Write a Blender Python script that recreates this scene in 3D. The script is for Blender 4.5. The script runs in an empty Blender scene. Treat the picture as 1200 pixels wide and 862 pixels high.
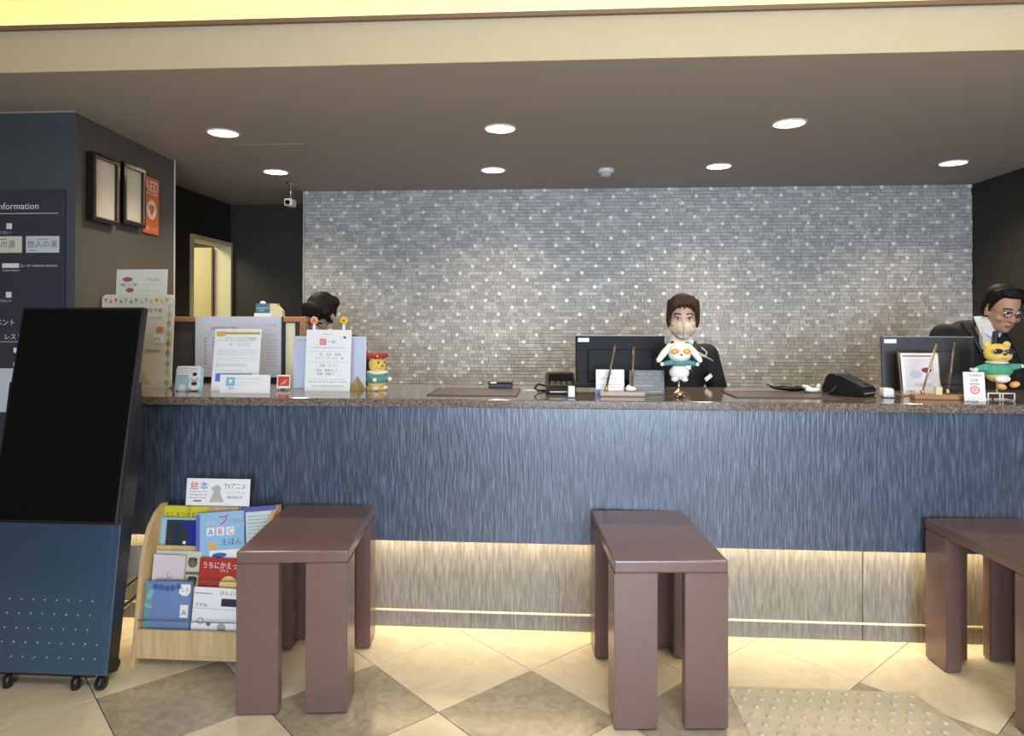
import bpy, bmesh, math, random
from mathutils import Vector, Matrix, Euler
random.seed(7)
S = bpy.context.scene
COL = S.collection
PI = math.pi

# ------------------------------------------------------------ camera, world, light, exposure
CAMH = 1.3936
yaw, pitch, roll = .0663, .0059, -.0022
cd = bpy.data.cameras.new('camera'); cam = bpy.data.objects.new('camera', cd); COL.objects.link(cam)
cd.sensor_width = 36; cd.lens = 808.13 / 1200 * 36; cd.shift_y = -60 / 1200; cd.clip_start = .05
cam.matrix_world = Matrix.Translation((0, 0, CAMH)) @ (Matrix.Rotation(yaw, 4, 'Z') @ Matrix.Rotation(pitch, 4, 'X') @ Matrix.Rotation(roll, 4, 'Y') @ Matrix.Rotation(PI/2, 4, 'X'))
S.camera = cam
S.view_settings.view_transform = 'Standard'; S.view_settings.look = 'None'; S.view_settings.gamma = 1
S.view_settings.use_curve_mapping = False
S.view_settings.exposure = 0.45
W = bpy.data.worlds.new('world'); S.world = W; W.use_nodes = True
W.node_tree.nodes['Background'].inputs[0].default_value = (.62, .75, 1, 1)
W.node_tree.nodes['Background'].inputs[1].default_value = .5

def area(name, loc, rot, sx, sy, power, col):
    d = bpy.data.lights.new(name, 'AREA'); d.shape = 'RECTANGLE'; d.size = sx; d.size_y = sy; d.energy = power; d.color = col
    o = bpy.data.objects.new(name, d); o.location = loc; o.rotation_euler = rot; COL.objects.link(o); return o
# daylight entering through the lobby window behind the viewer
area('window_daylight', (.9, -3.85, 1.45), (PI/2, 0, .04), 3.0, 2.2, 72, (.70, .83, 1)).data.spread = math.radians(80)
# lobby ceiling lamps above and behind the viewer
area('lobby_ceiling_lamp', (.9, .5, 3.1), (0, 0, 0), 2.6, 1.0, 50, (1, .86, .66))

# ------------------------------------------------------------ materials
MATS = {}
def mat(name, col, rough=.6, metal=0, spec=.5, emit=None, es=0, trans=0, coat=0, ior=1.45):
    if name in MATS: return MATS[name]
    m = bpy.data.materials.new(name); m.use_nodes = True; b = m.node_tree.nodes['Principled BSDF']
    b.inputs['Base Color'].default_value = (*col, 1); b.inputs['Roughness'].default_value = rough
    b.inputs['Metallic'].default_value = metal; b.inputs['Specular IOR Level'].default_value = spec
    b.inputs['Coat Weight'].default_value = coat; b.inputs['Coat Roughness'].default_value = .1
    if emit: b.inputs['Emission Color'].default_value = (*emit, 1); b.inputs['Emission Strength'].default_value = es
    if trans: b.inputs['Transmission Weight'].default_value = trans; b.inputs['IOR'].default_value = ior
    MATS[name] = m; return m
def texmat(name, stops, scale=(1, 1, 1), nscale=5, detail=4, rough=.5, bump=0, bdist=.01, metal=0, coat=0, kind='NOISE', dist=0, spec=.5, nrough=.5):
    m = mat(name, stops[0][1], rough, metal, spec, coat=coat); nt = m.node_tree; N = nt.nodes; L = nt.links; b = N['Principled BSDF']
    tc = N.new('ShaderNodeTexCoord'); mp = N.new('ShaderNodeMapping'); mp.inputs['Scale'].default_value = scale
    L.new(tc.outputs['Object'], mp.inputs['Vector'])
    if kind == 'NOISE':
        t = N.new('ShaderNodeTexNoise'); t.inputs['Scale'].default_value = nscale; t.inputs['Detail'].default_value = detail
        t.inputs['Roughness'].default_value = nrough; t.inputs['Distortion'].default_value = dist; out = t.outputs['Fac']
    else:
        t = N.new('ShaderNodeTexVoronoi'); t.inputs['Scale'].default_value = nscale; out = t.outputs['Distance']
    L.new(mp.outputs['Vector'], t.inputs['Vector'])
    r = N.new('ShaderNodeValToRGB'); L.new(out, r.inputs['Fac'])
    e = r.color_ramp.elements
    while len(e) < len(stops): e.new(.5)
    for k, (p, c) in enumerate(stops): e[k].position = p; e[k].color = (*c, 1)
    L.new(r.outputs['Color'], b.inputs['Base Color'])
    if bump:
        bp = N.new('ShaderNodeBump'); bp.inputs['Strength'].default_value = bump; bp.inputs['Distance'].default_value = bdist
        L.new(out, bp.inputs['Height']); L.new(bp.outputs['Normal'], b.inputs['Normal'])
    return m

M_ceil = texmat('ceiling_paint', [(.3, (.45, .41, .385)), (.7, (.47, .43, .405))], nscale=60, rough=.8, bump=.15, bdist=.002)
M_fascia = texmat('fascia_paint', [(.3, (.53, .44, .295)), (.7, (.55, .46, .31))], nscale=8, rough=.8)
M_lip = mat('fascia_lip', (.20, .12, .07), .5)
M_cove = mat('cove_paint', (.86, .80, .52), .8)
M_sidewall = texmat('charcoal_wall_paint', [(.3, (.10, .093, .08)), (.7, (.115, .107, .093))], nscale=90, rough=.7, bump=.2, bdist=.002)
M_infowall = texmat('slate_wall_paint', [(.3, (.06, .07, .08)), (.7, (.07, .08, .09))], nscale=90, rough=.7, bump=.2, bdist=.002)
M_black = texmat('black_wall_paint', [(.3, (.028, .026, .02)), (.7, (.034, .031, .025))], nscale=70, rough=.7, bump=.2, bdist=.002)
M_lobby = mat('lobby_wall_paint', (.22, .19, .16), .8)
M_white = mat('white_paint', (.8, .78, .74), .5)
M_cream = mat('cream_paint', (.80, .73, .50), .6)
M_streak = texmat('streaked_panel', [(.3, (.028, .042, .076)), (.5, (.05, .070, .115)), (.72, (.12, .155, .225))], scale=(1, 1, .10), nscale=95, detail=3, spec=.9, rough=.3, bump=.4, bdist=.005, dist=.3, nrough=.55)
M_kick = texmat('streaked_kick_panel_warm_lit', [(.28, (.14, .132, .122)), (.5, (.21, .20, .185)), (.72, (.30, .29, .265))], scale=(1, 1, .10), nscale=95, detail=3, rough=.5, bump=.4, bdist=.004, dist=.3, nrough=.55)  # front panel finish again, with the warm light below put into its colour
M_granite = texmat('brown_granite', [(.35, (.06, .045, .04)), (.48, (.16, .125, .105)), (.58, (.24, .19, .16)), (.7, (.42, .36, .31))], nscale=110, detail=6, rough=.1, nrough=.75, spec=.6)
M_tileA = texmat('cream_floor_tile', [(.3, (.66, .60, .48)), (.5, (.74, .68, .55)), (.7, (.77, .71, .59))], scale=(1, 1.8, 1), nscale=7, detail=5, rough=.22, dist=1.2)
M_tileB = texmat('brown_floor_tile', [(.35, (.33, .295, .24)), (.5, (.39, .355, .295)), (.66, (.45, .41, .345))], nscale=13, detail=6, rough=.16, dist=1.8)
M_grout = mat('grout', (.09, .07, .05), .9)
M_bench = texmat('brown_leatherette', [(.3, (.155, .090, .082)), (.7, (.17, .10, .09))], nscale=25, detail=8, rough=.27, bump=.08, bdist=.001, spec=.8)
M_foot = mat('clear_foot', (.7, .7, .68), .3)
M_blk = mat('black_plastic', (.012, .012, .013), .35)
M_blkgloss = mat('black_glass', (.005, .005, .005), .12, spec=.35)
M_dk = mat('dark_grey_plastic', (.05, .05, .052), .45)
M_steel = mat('brushed_steel', (.6, .6, .6), .3, 1)
M_chrome = mat('chrome', (.8, .8, .8), .12, 1)
M_navy = mat('blue_black_sheet_metal', (.10, .17, .28), .36, .6)
M_paper = mat('white_paper', (.88, .88, .89), .6)
M_paperw = mat('cream_paper', (.74, .70, .60), .6)
M_ink = mat('black_ink', (.03, .03, .035), .6)
M_grey = mat('grey_ink', (.14, .14, .16), .6)
M_lgrey = mat('pale_grey_ink', (.38, .39, .43), .6)
M_red = mat('red_print', (.65, .07, .05), .5)
M_orange = mat('orange_print', (.83, .17, .05), .5)
M_blue = mat('blue_print', (.12, .22, .6), .5)
M_ltblue = mat('light_blue_print', (.25, .52, .75), .5)
M_yellow = mat('yellow_print', (.82, .62, .08), .5)
M_green = mat('green_print', (.12, .42, .3), .6)
M_teal = mat('teal_print', (.06, .2, .27), .5)
M_pine = texmat('pale_birch_wood', [(.35, (.62, .42, .20)), (.65, (.74, .54, .29))], scale=(8, 1, .6), nscale=6, rough=.45)
M_rail = texmat('orange_wood', [(.35, (.36, .17, .08)), (.65, (.45, .23, .11))], scale=(.5, 4, 6), nscale=6, rough=.4)
M_skin = mat('skin', (.55, .30, .20), .5)
M_skinw = mat('fair_skin', (.66, .42, .31), .5)
M_hair = mat('dark_brown_hair', (.045, .022, .014), .7, spec=.25)
M_hairb = mat('black_hair', (.008, .007, .007), .65, spec=.25)
M_suit = mat('black_suit_cloth', (.009, .009, .011), .8)
M_shirt = mat('white_shirt_cloth', (.78, .76, .74), .8)
M_mask = mat('cream_mask_cloth', (.72, .62, .47), .85)
M_lens = mat('lamp_lens', (1, 1, 1), .5, emit=(1, .84, .58), es=14)
M_led = mat('led_strip_glow', (1, 1, 1), .5, emit=(1, .74, .40), es=5)
M_glass = mat('clear_acrylic', (.97, .98, .98), .03, trans=1, ior=1.2)
M_window = mat('window_glass', (1, 1, 1), .02, trans=1, ior=1.05)

# ------------------------------------------------------------ mesh helpers
def new(name, bm, m, parent=None, smooth=False):
    me = bpy.data.meshes.new(name); bm.to_mesh(me); bm.free()
    if isinstance(m, (list, tuple)):
        for q in m: me.materials.append(q)
    else: me.materials.append(m)
    if smooth:
        me.polygons.foreach_set('use_smooth', [True] * len(me.polygons))
    o = bpy.data.objects.new(name, me); COL.objects.link(o)
    if parent: o.parent = parent
    return o
def box(bm, x0, x1, y0, y1, z0, z1, mi=0, bev=0):
    vs = [bm.verts.new((x, y, z)) for z in (z0, z1) for y in (y0, y1) for x in (x0, x1)]
    fs = [bm.faces.new([vs[i] for i in q]) for q in ((0, 2, 3, 1), (4, 5, 7, 6), (0, 1, 5, 4), (2, 6, 7, 3), (0, 4, 6, 2), (1, 3, 7, 5))]
    for f in fs: f.material_index = mi
    if bev:
        es = {e for f in fs for e in f.edges}
        bmesh.ops.bevel(bm, geom=list(es), offset=bev, segments=2, affect='EDGES', profile=.6)
    return vs
def B(name, x0, x1, y0, y1, z0, z1, m, parent=None, bev=0):
    bm = bmesh.new(); box(bm, x0, x1, y0, y1, z0, z1, 0, bev); return new(name, bm, m, parent)
def cyl(bm, p, q, r0, r1=None, seg=12, cap=True):
    r1 = r0 if r1 is None else r1; p = Vector(p); q = Vector(q); d = q - p
    rot = d.to_track_quat('Z', 'Y').to_matrix().to_4x4()
    bmesh.ops.create_cone(bm, cap_ends=cap, segments=seg, radius1=r0, radius2=max(r1, 1e-5), depth=d.length, matrix=Matrix.Translation((p + q) / 2) @ rot)
def ell(bm, c, r, rot=None, sub=3):
    m = Matrix.Translation(c)
    if rot is not None: m = m @ (rot if isinstance(rot, Matrix) else Euler(rot).to_matrix().to_4x4())
    bmesh.ops.create_icosphere(bm, subdivisions=sub, radius=1, matrix=m @ Matrix.Diagonal((*r, 1)))
def chain(bm, pts, seg=14):
    for k, (p, r) in enumerate(pts):
        ell(bm, p, (r, r, r), sub=2)
        if k: cyl(bm, pts[k-1][0], p, pts[k-1][1], r, seg)
def tube(bm, pts, r, seg=8):
    for k, p in enumerate(pts):
        if k: cyl(bm, pts[k-1], p, r, r, seg)
        if 0 < k < len(pts) - 1: ell(bm, p, (r, r, r), sub=1)
def lathe(bm, prof, seg=24, c=(0, 0, 0)):
    rings = []
    for r, z in prof:
        rings.append([bm.verts.new((c[0] + r*math.cos(2*PI*k/seg), c[1] + r*math.sin(2*PI*k/seg), c[2] + z)) for k in range(seg)])
    for a, b in zip(rings, rings[1:]):
        for k in range(seg): bm.faces.new((a[k], a[(k+1) % seg], b[(k+1) % seg], b[k]))
    bm.faces.new(rings[0][::-1]); bm.faces.new(rings[-1])
def prism(bm, pts, y0, y1):      # outline in x,z extruded along y
    a = [bm.verts.new((x, y0, z)) for x, z in pts]; b = [bm.verts.new((x, y1, z)) for x, z in pts]
    bm.faces.new(a); bm.faces.new(b[::-1]); n = len(pts)
    for k in range(n): bm.faces.new((a[k], b[k], b[(k+1) % n], a[(k+1) % n]))
    bmesh.ops.recalc_face_normals(bm, faces=bm.faces[:])
def prismx(bm, pts, x0, x1):     # outline in y,z extruded along x
    a = [bm.verts.new((x0, y, z)) for y, z in pts]; b = [bm.verts.new((x1, y, z)) for y, z in pts]
    bm.faces.new(a); bm.faces.new(b[::-1]); n = len(pts)
    for k in range(n): bm.faces.new((a[k], b[k], b[(k+1) % n], a[(k+1) % n]))
    bmesh.ops.recalc_face_normals(bm, faces=bm.faces[:])
def blob(name, bm, vox, m, parent=None, smooth=4, xf=None):
    if xf is not None: bmesh.ops.transform(bm, matrix=xf, verts=bm.verts[:])
    me = bpy.data.meshes.new('tmp'); bm.to_mesh(me); bm.free()
    o = bpy.data.objects.new('tmp', me); COL.objects.link(o)
    r = o.modifiers.new('r', 'REMESH'); r.mode = 'VOXEL'; r.voxel_size = vox; r.use_smooth_shade = True
    if smooth: s = o.modifiers.new('s', 'SMOOTH'); s.iterations = smooth; s.factor = .5
    dg = bpy.context.evaluated_depsgraph_get()
    me2 = bpy.data.meshes.new_from_object(o.evaluated_get(dg)); me2.name = name
    bpy.data.objects.remove(o); bpy.data.meshes.remove(me)
    me2.materials.clear(); me2.materials.append(m)
    me2.polygons.foreach_set('use_smooth', [True] * len(me2.polygons))
    o = bpy.data.objects.new(name, me2); COL.objects.link(o)
    if parent: o.parent = parent
    return o
def tag(o, label, cat, group=None):
    o['label'] = label; o['category'] = cat
    if group: o['group'] = group
    return o
def thing(name, label, cat, loc=(0, 0, 0), rot=(0, 0, 0), group=None):
    o = bpy.data.objects.new(name, None); o.empty_display_size = .05; COL.objects.link(o)
    o.location = loc; o.rotation_euler = rot; return tag(o, label, cat, group)
def st(o): o['kind'] = 'structure'; return o
def stuff(o): o['kind'] = 'stuff'; return o
_tc = {}
def text_into(bm, s, size, u, v, mi=0, y=-.0006, align='LEFT', sx=1):
    """lettering laid on a panel: local x right, z up, panel faces -y"""
    key = (s, align)
    if key not in _tc:
        c = bpy.data.curves.new('t', 'FONT'); c.body = s; c.size = 1; c.align_x = align; c.resolution_u = 2; c.fill_mode = 'FRONT'
        o = bpy.data.objects.new('t', c); COL.objects.link(o)
        dg = bpy.context.evaluated_depsgraph_get(); me = bpy.data.meshes.new_from_object(o.evaluated_get(dg))
        _tc[key] = ([tuple(q.co) for q in me.vertices], [tuple(p.vertices) for p in me.polygons])
        bpy.data.objects.remove(o); bpy.data.curves.remove(c); bpy.data.meshes.remove(me)
    V, F = _tc[key]
    vs = [bm.verts.new((u + a[0]*size*sx, y, v + a[1]*size)) for a in V]
    for f in F:
        try: q = bm.faces.new([vs[i] for i in f]); q.material_index = mi
        except ValueError: pass
def rect(bm, x0, x1, z0, z1, mi=0, y=-.0004):
    q = bm.faces.new([bm.verts.new(p) for p in ((x0, y, z0), (x1, y, z0), (x1, y, z1), (x0, y, z1))]); q.material_index = mi
def poly(bm, pts, mi=0, y=-.0006):
    q = bm.faces.new([bm.verts.new((a, y, b)) for a, b in pts]); q.material_index = mi
def disc(bm, u, v, r, mi=0, y=-.0008, ru=1, n=20):
    poly(bm, [(u + r*ru*math.cos(2*PI*k/n), v + r*math.sin(2*PI*k/n)) for k in range(n)], mi, y)
def prt(name, fn, mats, parent):   # flat print as one part
    bm = bmesh.new(); fn(bm); return new(name, bm, mats, parent)
def lines(bm, x0, x1, ztop, n, dz, h=.0012, mi=0, seed=1, y=-.0006):
    r = random.Random(seed)
    for k in range(n):
        a = x0
        while a < x1 - .004:
            w = r.uniform(.006, .022); e = min(a + w, x1); rect(bm, a, e, ztop - k*dz, ztop - k*dz + h, mi, y); a = e + r.uniform(.002, .006)

# ------------------------------------------------------------ setting: floor
bm = bmesh.new(); box(bm, -4.5, 4.5, -4, 6.4, -.1, -.006)
floor = st(new('floor', bm, mat('staff_floor', (.16, .12, .09), .6)))
TS = .45; D = TS / math.sqrt(2); OX, OY = -1.695, 2.442
gm = []
for mm in (M_tileA, M_tileB):
    b2 = bmesh.new(); box(b2, -TS/2 + .0017, TS/2 - .0017, -TS/2 + .0017, TS/2 - .0017, -.0055, 0, 0, .0012)
    me = bpy.data.meshes.new('floor_tile'); b2.to_mesh(me); b2.free(); me.materials.append(mm); gm.append(me)
for i in range(-8, 14):
    for j in range(-8, 14):
        x = OX + (i + .5 + j + .5) * D; y = OY + (j - i) * D
        if abs(x) > 3.4 or y < -.2 or y > 3.45 or (x < -2.4 and y > 3.0): continue
        o = bpy.data.objects.new('floor_tile', gm[1 if i == j and i >= 0 else 0]); COL.objects.link(o)
        o.location = (x, y, 0); o.rotation_euler = (0, 0, PI/4 + PI/2 * random.randrange(4)); o.parent = floor
# tactile pad of domes
tp = thing('tactile_paving_pad', 'pale translucent tactile paving pad with round bumps on floor right of middle bench', 'floor mat', (0, 0, 0))
bm = bmesh.new(); a = [(.646, 2.69), (1.335, 2.69), (1.455, 2.2), (1.455, 2.05), (.646, 2.05)]
v0 = [bm.verts.new((x, y, .0002)) for x, y in a]; v1 = [bm.verts.new((x, y, .0022)) for x, y in a]
bm.faces.new(v1[::-1])
for k in range(5): bm.faces.new((v0[k], v0[(k+1) % 5], v1[(k+1) % 5], v1[k]))
bmesh.ops.recalc_face_normals(bm, faces=bm.faces[:])
M_pad = texmat('pale_tactile_resin', [(.3, (.50, .47, .39)), (.7, (.57, .54, .46))], nscale=9, rough=.3)
new('base_sheet', bm, M_pad, tp)
bm = bmesh.new(); lathe(bm, [(.0135, .0), (.0125, .003), (.009, .0052), (.004, .0062)], 12); me = bpy.data.meshes.new('dome'); bm.to_mesh(me); bm.free()
me.materials.append(M_pad); me.polygons.foreach_set('use_smooth', [True]*len(me.polygons))
for r in range(11):
    for c in range(14):
        x = .66 + c*.0595 + (.03 if r % 2 else 0); y = 2.662 - r*.0555
        if x > 1.315 - (y - 2.662)*.24: continue
        o = bpy.data.objects.new('dome', me); COL.objects.link(o); o.location = (x, y, .0022); o.parent = tp

# ------------------------------------------------------------ setting: walls and ceiling
CZ = 2.4
st(B('ceiling', -4.5, 4.5, 2.68, 6.4, CZ, CZ + .12, M_ceil))
bm = bmesh.new(); box(bm, -4.5, 4.5, 2.664, 2.68, CZ - .0, 2.568, 0); st(new('trim_1', bm, M_fascia))
st(B('trim_2', -4.5, 4.5, 2.645, 2.70, 2.568, 2.585, M_lip))
st(B('wall_cove', -4.5, 4.5, 3.05, 3.15, CZ + .12, 3.2, M_cove))
st(B('trim_3', -4.5, 4.5, 2.68, 2.72, CZ+.12, 2.568, M_fascia))
st(B('ceiling_lobby', -4.5, 4.5, -4, 3.15, 3.2, 3.3, M_cove))
ct = thing('cove_light', 'hidden warm light strip behind the cream bulkhead above the counter', 'light')
B('light_strip', -4.4, 4.4, 2.86, 2.90, 2.53, 2.545, mat('cove_led', (1, 1, 1), .5, emit=(1, .80, .26), es=17), ct)
# left block with information wall and notice wall
bm = bmesh.new()
o = [(-4.5, 3.165), (-2.315, 3.165), (-2.40, 4.17), (-2.95, 4.17), (-4.5, 4.17)]
lo = [bm.verts.new((x, y, 0)) for x, y in o]; hi = [bm.verts.new((x, y, CZ)) for x, y in o]
bm.faces.new(lo); bm.faces.new(hi[::-1])
for k in range(5):
    f = bm.faces.new((lo[k], hi[k], hi[(k+1) % 5], lo[(k+1) % 5])); f.material_index = 0 if k == 0 else 1
bmesh.ops.recalc_face_normals(bm, faces=bm.faces[:])
st(new('wall_left', bm, [M_infowall, M_sidewall]))
st(B('trim_4', -2.412, -2.397, 4.165, 4.176, 0, CZ, M_white))
bm = bmesh.new()
vs = [(-4.5, 3.160), (-2.311, 3.160), (-2.397, 4.17)]
for (x0, y0), (x1, y1) in zip(vs, vs[1:]):
    dx, dy = x1-x0, y1-y0; l = math.hypot(dx, dy); nx, ny = dy/l*.006, -dx/l*.006
    q = [(x0, y0), (x1, y1), (x1-nx, y1-ny), (x0-nx, y0-ny)]
    a = [bm.verts.new((x, y, CZ-.009)) for x, y in q]; b = [bm.verts.new((x, y, CZ-.001)) for x, y in q]
    bm.faces.new(a); bm.faces.new(b[::-1])
    for k in range(4): bm.faces.new((a[k], b[k], b[(k+1) % 4], a[(k+1) % 4]))
bmesh.ops.recalc_face_normals(bm, faces=bm.faces[:])
st(new('trim_5', bm, mat('grey_cornice', (.35, .33, .30), .6)))
# recess wall with the doorway
bm = bmesh.new()
box(bm, -2.97, -2.85, 4.17, 5.18, 0, CZ); box(bm, -2.97, -2.85, 5.835, 5.95, 0, CZ); box(bm, -2.97, -2.85, 5.18, 5.835, 2.055, CZ)
st(new('wall_recess', bm, M_black))
st(B('wall_back', -4.5, 3.2, 5.84, 5.95, 0, CZ, M_black))
bm = bmesh.new()
box(bm, -2.98, -2.83, 5.17, 5.20, 0, 2.035, 0, .003); box(bm, -2.98, -2.83, 5.805, 5.838, 0, 2.035, 0, .003); box(bm, -2.98, -2.83, 5.17, 5.838, 2.03, 2.065, 0, .003)
d1 = st(new('door_1', bm, M_cream))
B('door_leaf', -3.62, -2.985, 5.765, 5.80, .01, 2.02, mat('pale_wood_door', (.62, .52, .28), .5), d1)
bm = bmesh.new(); box(bm, -4.5, -4.4, 4.17, 5.84, 0, CZ); st(new('wall_back_office', bm, M_cream))
lb = bpy.data.lights.new('office_lamp', 'AREA'); lb.energy = 22; lb.size = .6; lb.color = (1, .93, .66)
lo_ = bpy.data.objects.new('office_lamp', lb); lo_.location = (-3.6, 5.0, 2.36); COL.objects.link(lo_)
pd = thing('paper_towel_dispenser', 'small blue-violet dispenser hanging in the lit office beyond the doorway', 'dispenser', (-4.395, 5.56, 0), (0, 0, PI/2))
B('body', -.06, .06, -.09, 0, 1.50, 1.66, mat('violet_plastic', (.25, .25, .5), .5), pd, .01); B('spout', -.02, .02, -.06, -.01, 1.42, 1.50, M_steel, pd)
nb = tag(B('notice_board', -4.4, -4.38, 5.2, 5.45, 1.35, 2.0, mat('pale_green_board', (.55, .6, .42), .6)), 'pale notice board on the office wall seen through the doorway', 'board')

# mosaic feature wall
st(B('wall_mosaic', -1.975, 3.03, 5.275, 5.84, 0, CZ, mat('mosaic_grout', (.30, .29, .28), .9)))
wm = bpy.data.objects['wall_mosaic']
st(B('trim_6', -1.985, -1.972, 5.255, 5.84, 0, CZ, mat('pale_edge_trim', (.5, .48, .44), .5)))
V = []; F = []; C = []; SV = []; SF = []
def addbox(V, F, x0, x1, y0, z0, z1, y1=5.276):
    b = len(V); V += [(x0, y0, z0), (x1, y0, z0), (x1, y0, z1), (x0, y0, z1), (x0, y1, z0), (x1, y1, z0), (x1, y1, z1), (x0, y1, z1)]
    F += [(b, b+1, b+2, b+3), (b+1, b+5, b+6, b+2), (b+4, b, b+3, b+7), (b+3, b+2, b+6, b+7), (b+4, b+5, b+1, b)]
RH = .0262; rows = int(CZ / RH) ; rng = random.Random(3)
for r in range(rows):
    z0 = CZ - (r+1)*RH; x = -1.97
    studs = []
    if r % 2 == 0:
        k = r // 2; off = (-k * .106) % .31
        sx = -1.97 + off
        while sx < 3.0: studs.append(sx); sx += .31
    while x < 3.028:
        w = rng.choice((.024, .035, .05, .052, .075)); e = min(x + w, 3.028)
        nxt = [s for s in studs if s - .001 <= e and s >= x - .02]
        if nxt and nxt[0] <= x + .012:
            s = x; addbox(SV, SF, s + .0012, s + .0265, 5.2535, z0 + .001, z0 + RH - .001); x = s + .0275; studs = [q for q in studs if q > nxt[0] + .01]; continue
        if nxt: e = max(nxt[0], x + .012)
        if e - x > .006:
            addbox(V, F, x + .0008, e - .0008, 5.260 - rng.uniform(0, .0045), z0 + .0008, z0 + RH - .0008); C.append(rng.random())
        x = e
me = bpy.data.meshes.new('stone_strips'); me.from_pydata(V, [], F)
at = me.attributes.new('tone', 'FLOAT', 'FACE'); at.data.foreach_set('value', [C[k // 5] for k in range(len(F))])
m = mat('stone_strips', (.3, .3, .3), .55); nt = m.node_tree; N = nt.nodes; L = nt.links
an = N.new('ShaderNodeAttribute'); an.attribute_name = 'tone'; rp = N.new('ShaderNodeValToRGB'); L.new(an.outputs['Fac'], rp.inputs['Fac'])
e = rp.color_ramp.elements; e[0].color = (.36, .355, .35, 1); e[1].color = (.62, .61, .59, 1)
q = e.new(.5); q.color = (.47, .455, .43, 1); q = e.new(.85); q.color = (.53, .515, .48, 1)
L.new(rp.outputs['Color'], N['Principled BSDF'].inputs['Base Color'])
me.materials.append(m); so = bpy.data.objects.new('stone_strips', me); COL.objects.link(so); so.parent = wm; stuff(so)
me = bpy.data.meshes.new('stone_studs'); me.from_pydata(SV, [], SF); me.materials.append(mat('pale_studs', (.88, .87, .84), .3))
so = bpy.data.objects.new('stone_studs', me); COL.objects.link(so); so.parent = wm; stuff(so)
# right side wall
st(B('wall_right', 3.03, 3.3, 3.6, 5.9, 0, CZ, M_black))
# lobby shell behind the viewer
bm = bmesh.new(); box(bm, -4.6, -4.5, -4, 6.4, 0, 3.2); st(new('wall_lobby_left', bm, M_lobby))
bm = bmesh.new(); box(bm, 4.5, 4.6, -4, 6.4, 0, 3.2); st(new('wall_lobby_right', bm, M_lobby))
bm = bmesh.new(); box(bm, -4.6, -.95, -4.1, -4, 0, 3.2); box(bm, 2.75, 4.6, -4.1, -4, 0, 3.2); box(bm, -.95, 2.75, -4.1, -4, 2.65, 3.2); box(bm, -.95, 2.75, -4.1, -4, 0, .25)
st(new('wall_front', bm, M_lobby))
w1 = st(B('window_1', -.95, 2.75, -4.07, -4.06, .25, 2.65, M_window))
bm = bmesh.new()
for x in (-.95, .87, 2.70): box(bm, x, x + .05, -4.09, -4.03, .25, 2.65)
box(bm, -.95, 2.75, -4.09, -4.03, 2.6, 2.65); box(bm, -.95, 2.75, -4.09, -4.03, .25, .3); new('window_frame', bm, M_dk, w1)

# ------------------------------------------------------------ ceiling fittings
spots = [(-1.794, 3.585), (-.303, 3.59), (1.17, 3.58), (-1.908, 4.55), (-.432, 4.575), (1.039, 4.545), (2.494, 4.533)]
dl = ['round recessed downlight, front row, leftmost, above the notice stands', 'round recessed downlight, front row, middle of the ceiling', 'round recessed downlight, front row, right of centre, the largest and brightest',
      'round recessed downlight, back row, nearest the security camera', 'round recessed downlight, back row, left of the smoke detector', 'round recessed downlight, back row, right of the smoke detector', 'round recessed downlight, back row, far right near the dark wall']
for k, (x, y) in enumerate(spots):
    t = thing('downlight', dl[k], 'ceiling light', (x, y, CZ), group='recessed downlights')
    bm = bmesh.new(); lathe(bm, [(.088, 0), (.086, -.005), (.076, -.007), (.074, -.002)], 32); new('trim_ring', bm, M_white, t, True)
    bm = bmesh.new(); lathe(bm, [(.074, -.004), (.06, -.0065), (.03, -.008)], 32); new('lamp_lens', bm, M_lens, t)
    ld = bpy.data.lights.new('downlight_lamp', 'SPOT'); ld.energy = 26 if y < 4 else 34; ld.color = (1, .83, .6); ld.spot_size = math.radians(135); ld.spot_blend = .9; ld.shadow_soft_size = .06
    lo = bpy.data.objects.new('downlight_lamp', ld); lo.location = (0, 0, -.03); COL.objects.link(lo); lo.parent = t
sd = thing('smoke_detector', 'small round white smoke detector on the ceiling', 'smoke detector', (.316, 4.6, CZ))
bm = bmesh.new(); lathe(bm, [(.055, 0), (.055, -.018), (.046, -.026)], 24); new('base', bm, M_white, sd, True)
bm = bmesh.new(); lathe(bm, [(.04, -.026), (.036, -.045), (.022, -.052)], 24); new('sensor_cap', bm, mat('grey_sensor', (.55, .54, .5), .5), sd, True)
hp = thing('ceiling_hatch', 'square inspection hatch flush in the ceiling, left', 'hatch', (-1.66, 4.06, CZ))
bm = bmesh.new()
for a in ((-.225, .225, -.225, -.218), (-.225, .225, .218, .225), (-.225, -.218, -.225, .225), (.218, .225, -.225, .225)): box(bm, *a, -.003, 0)
new('frame', bm, mat('hatch_frame', (.36, .33, .3), .5), hp); B('hatch_panel', -.217, .217, -.217, .217, -.002, 0, M_ceil, hp)
sc = thing('security_camera', 'small white security camera hanging from the ceiling beside the mosaic wall', 'camera', (-1.955, 4.93, CZ))
bm = bmesh.new(); lathe(bm, [(.035, 0), (.035, -.012), (.012, -.02)], 20); cyl(bm, (0, 0, -.01), (0, 0, -.12), .009); new('mount', bm, M_steel, sc, True)
bm = bmesh.new(); box(bm, -.03, .03, -.055, .04, -.175, -.12, 0, .012); new('housing', bm, M_white, sc)
bm = bmesh.new(); cyl(bm, (0, -.054, -.15), (0, -.066, -.152), .018, .016, 20); new('lens', bm, M_blkgloss, sc)

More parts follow.
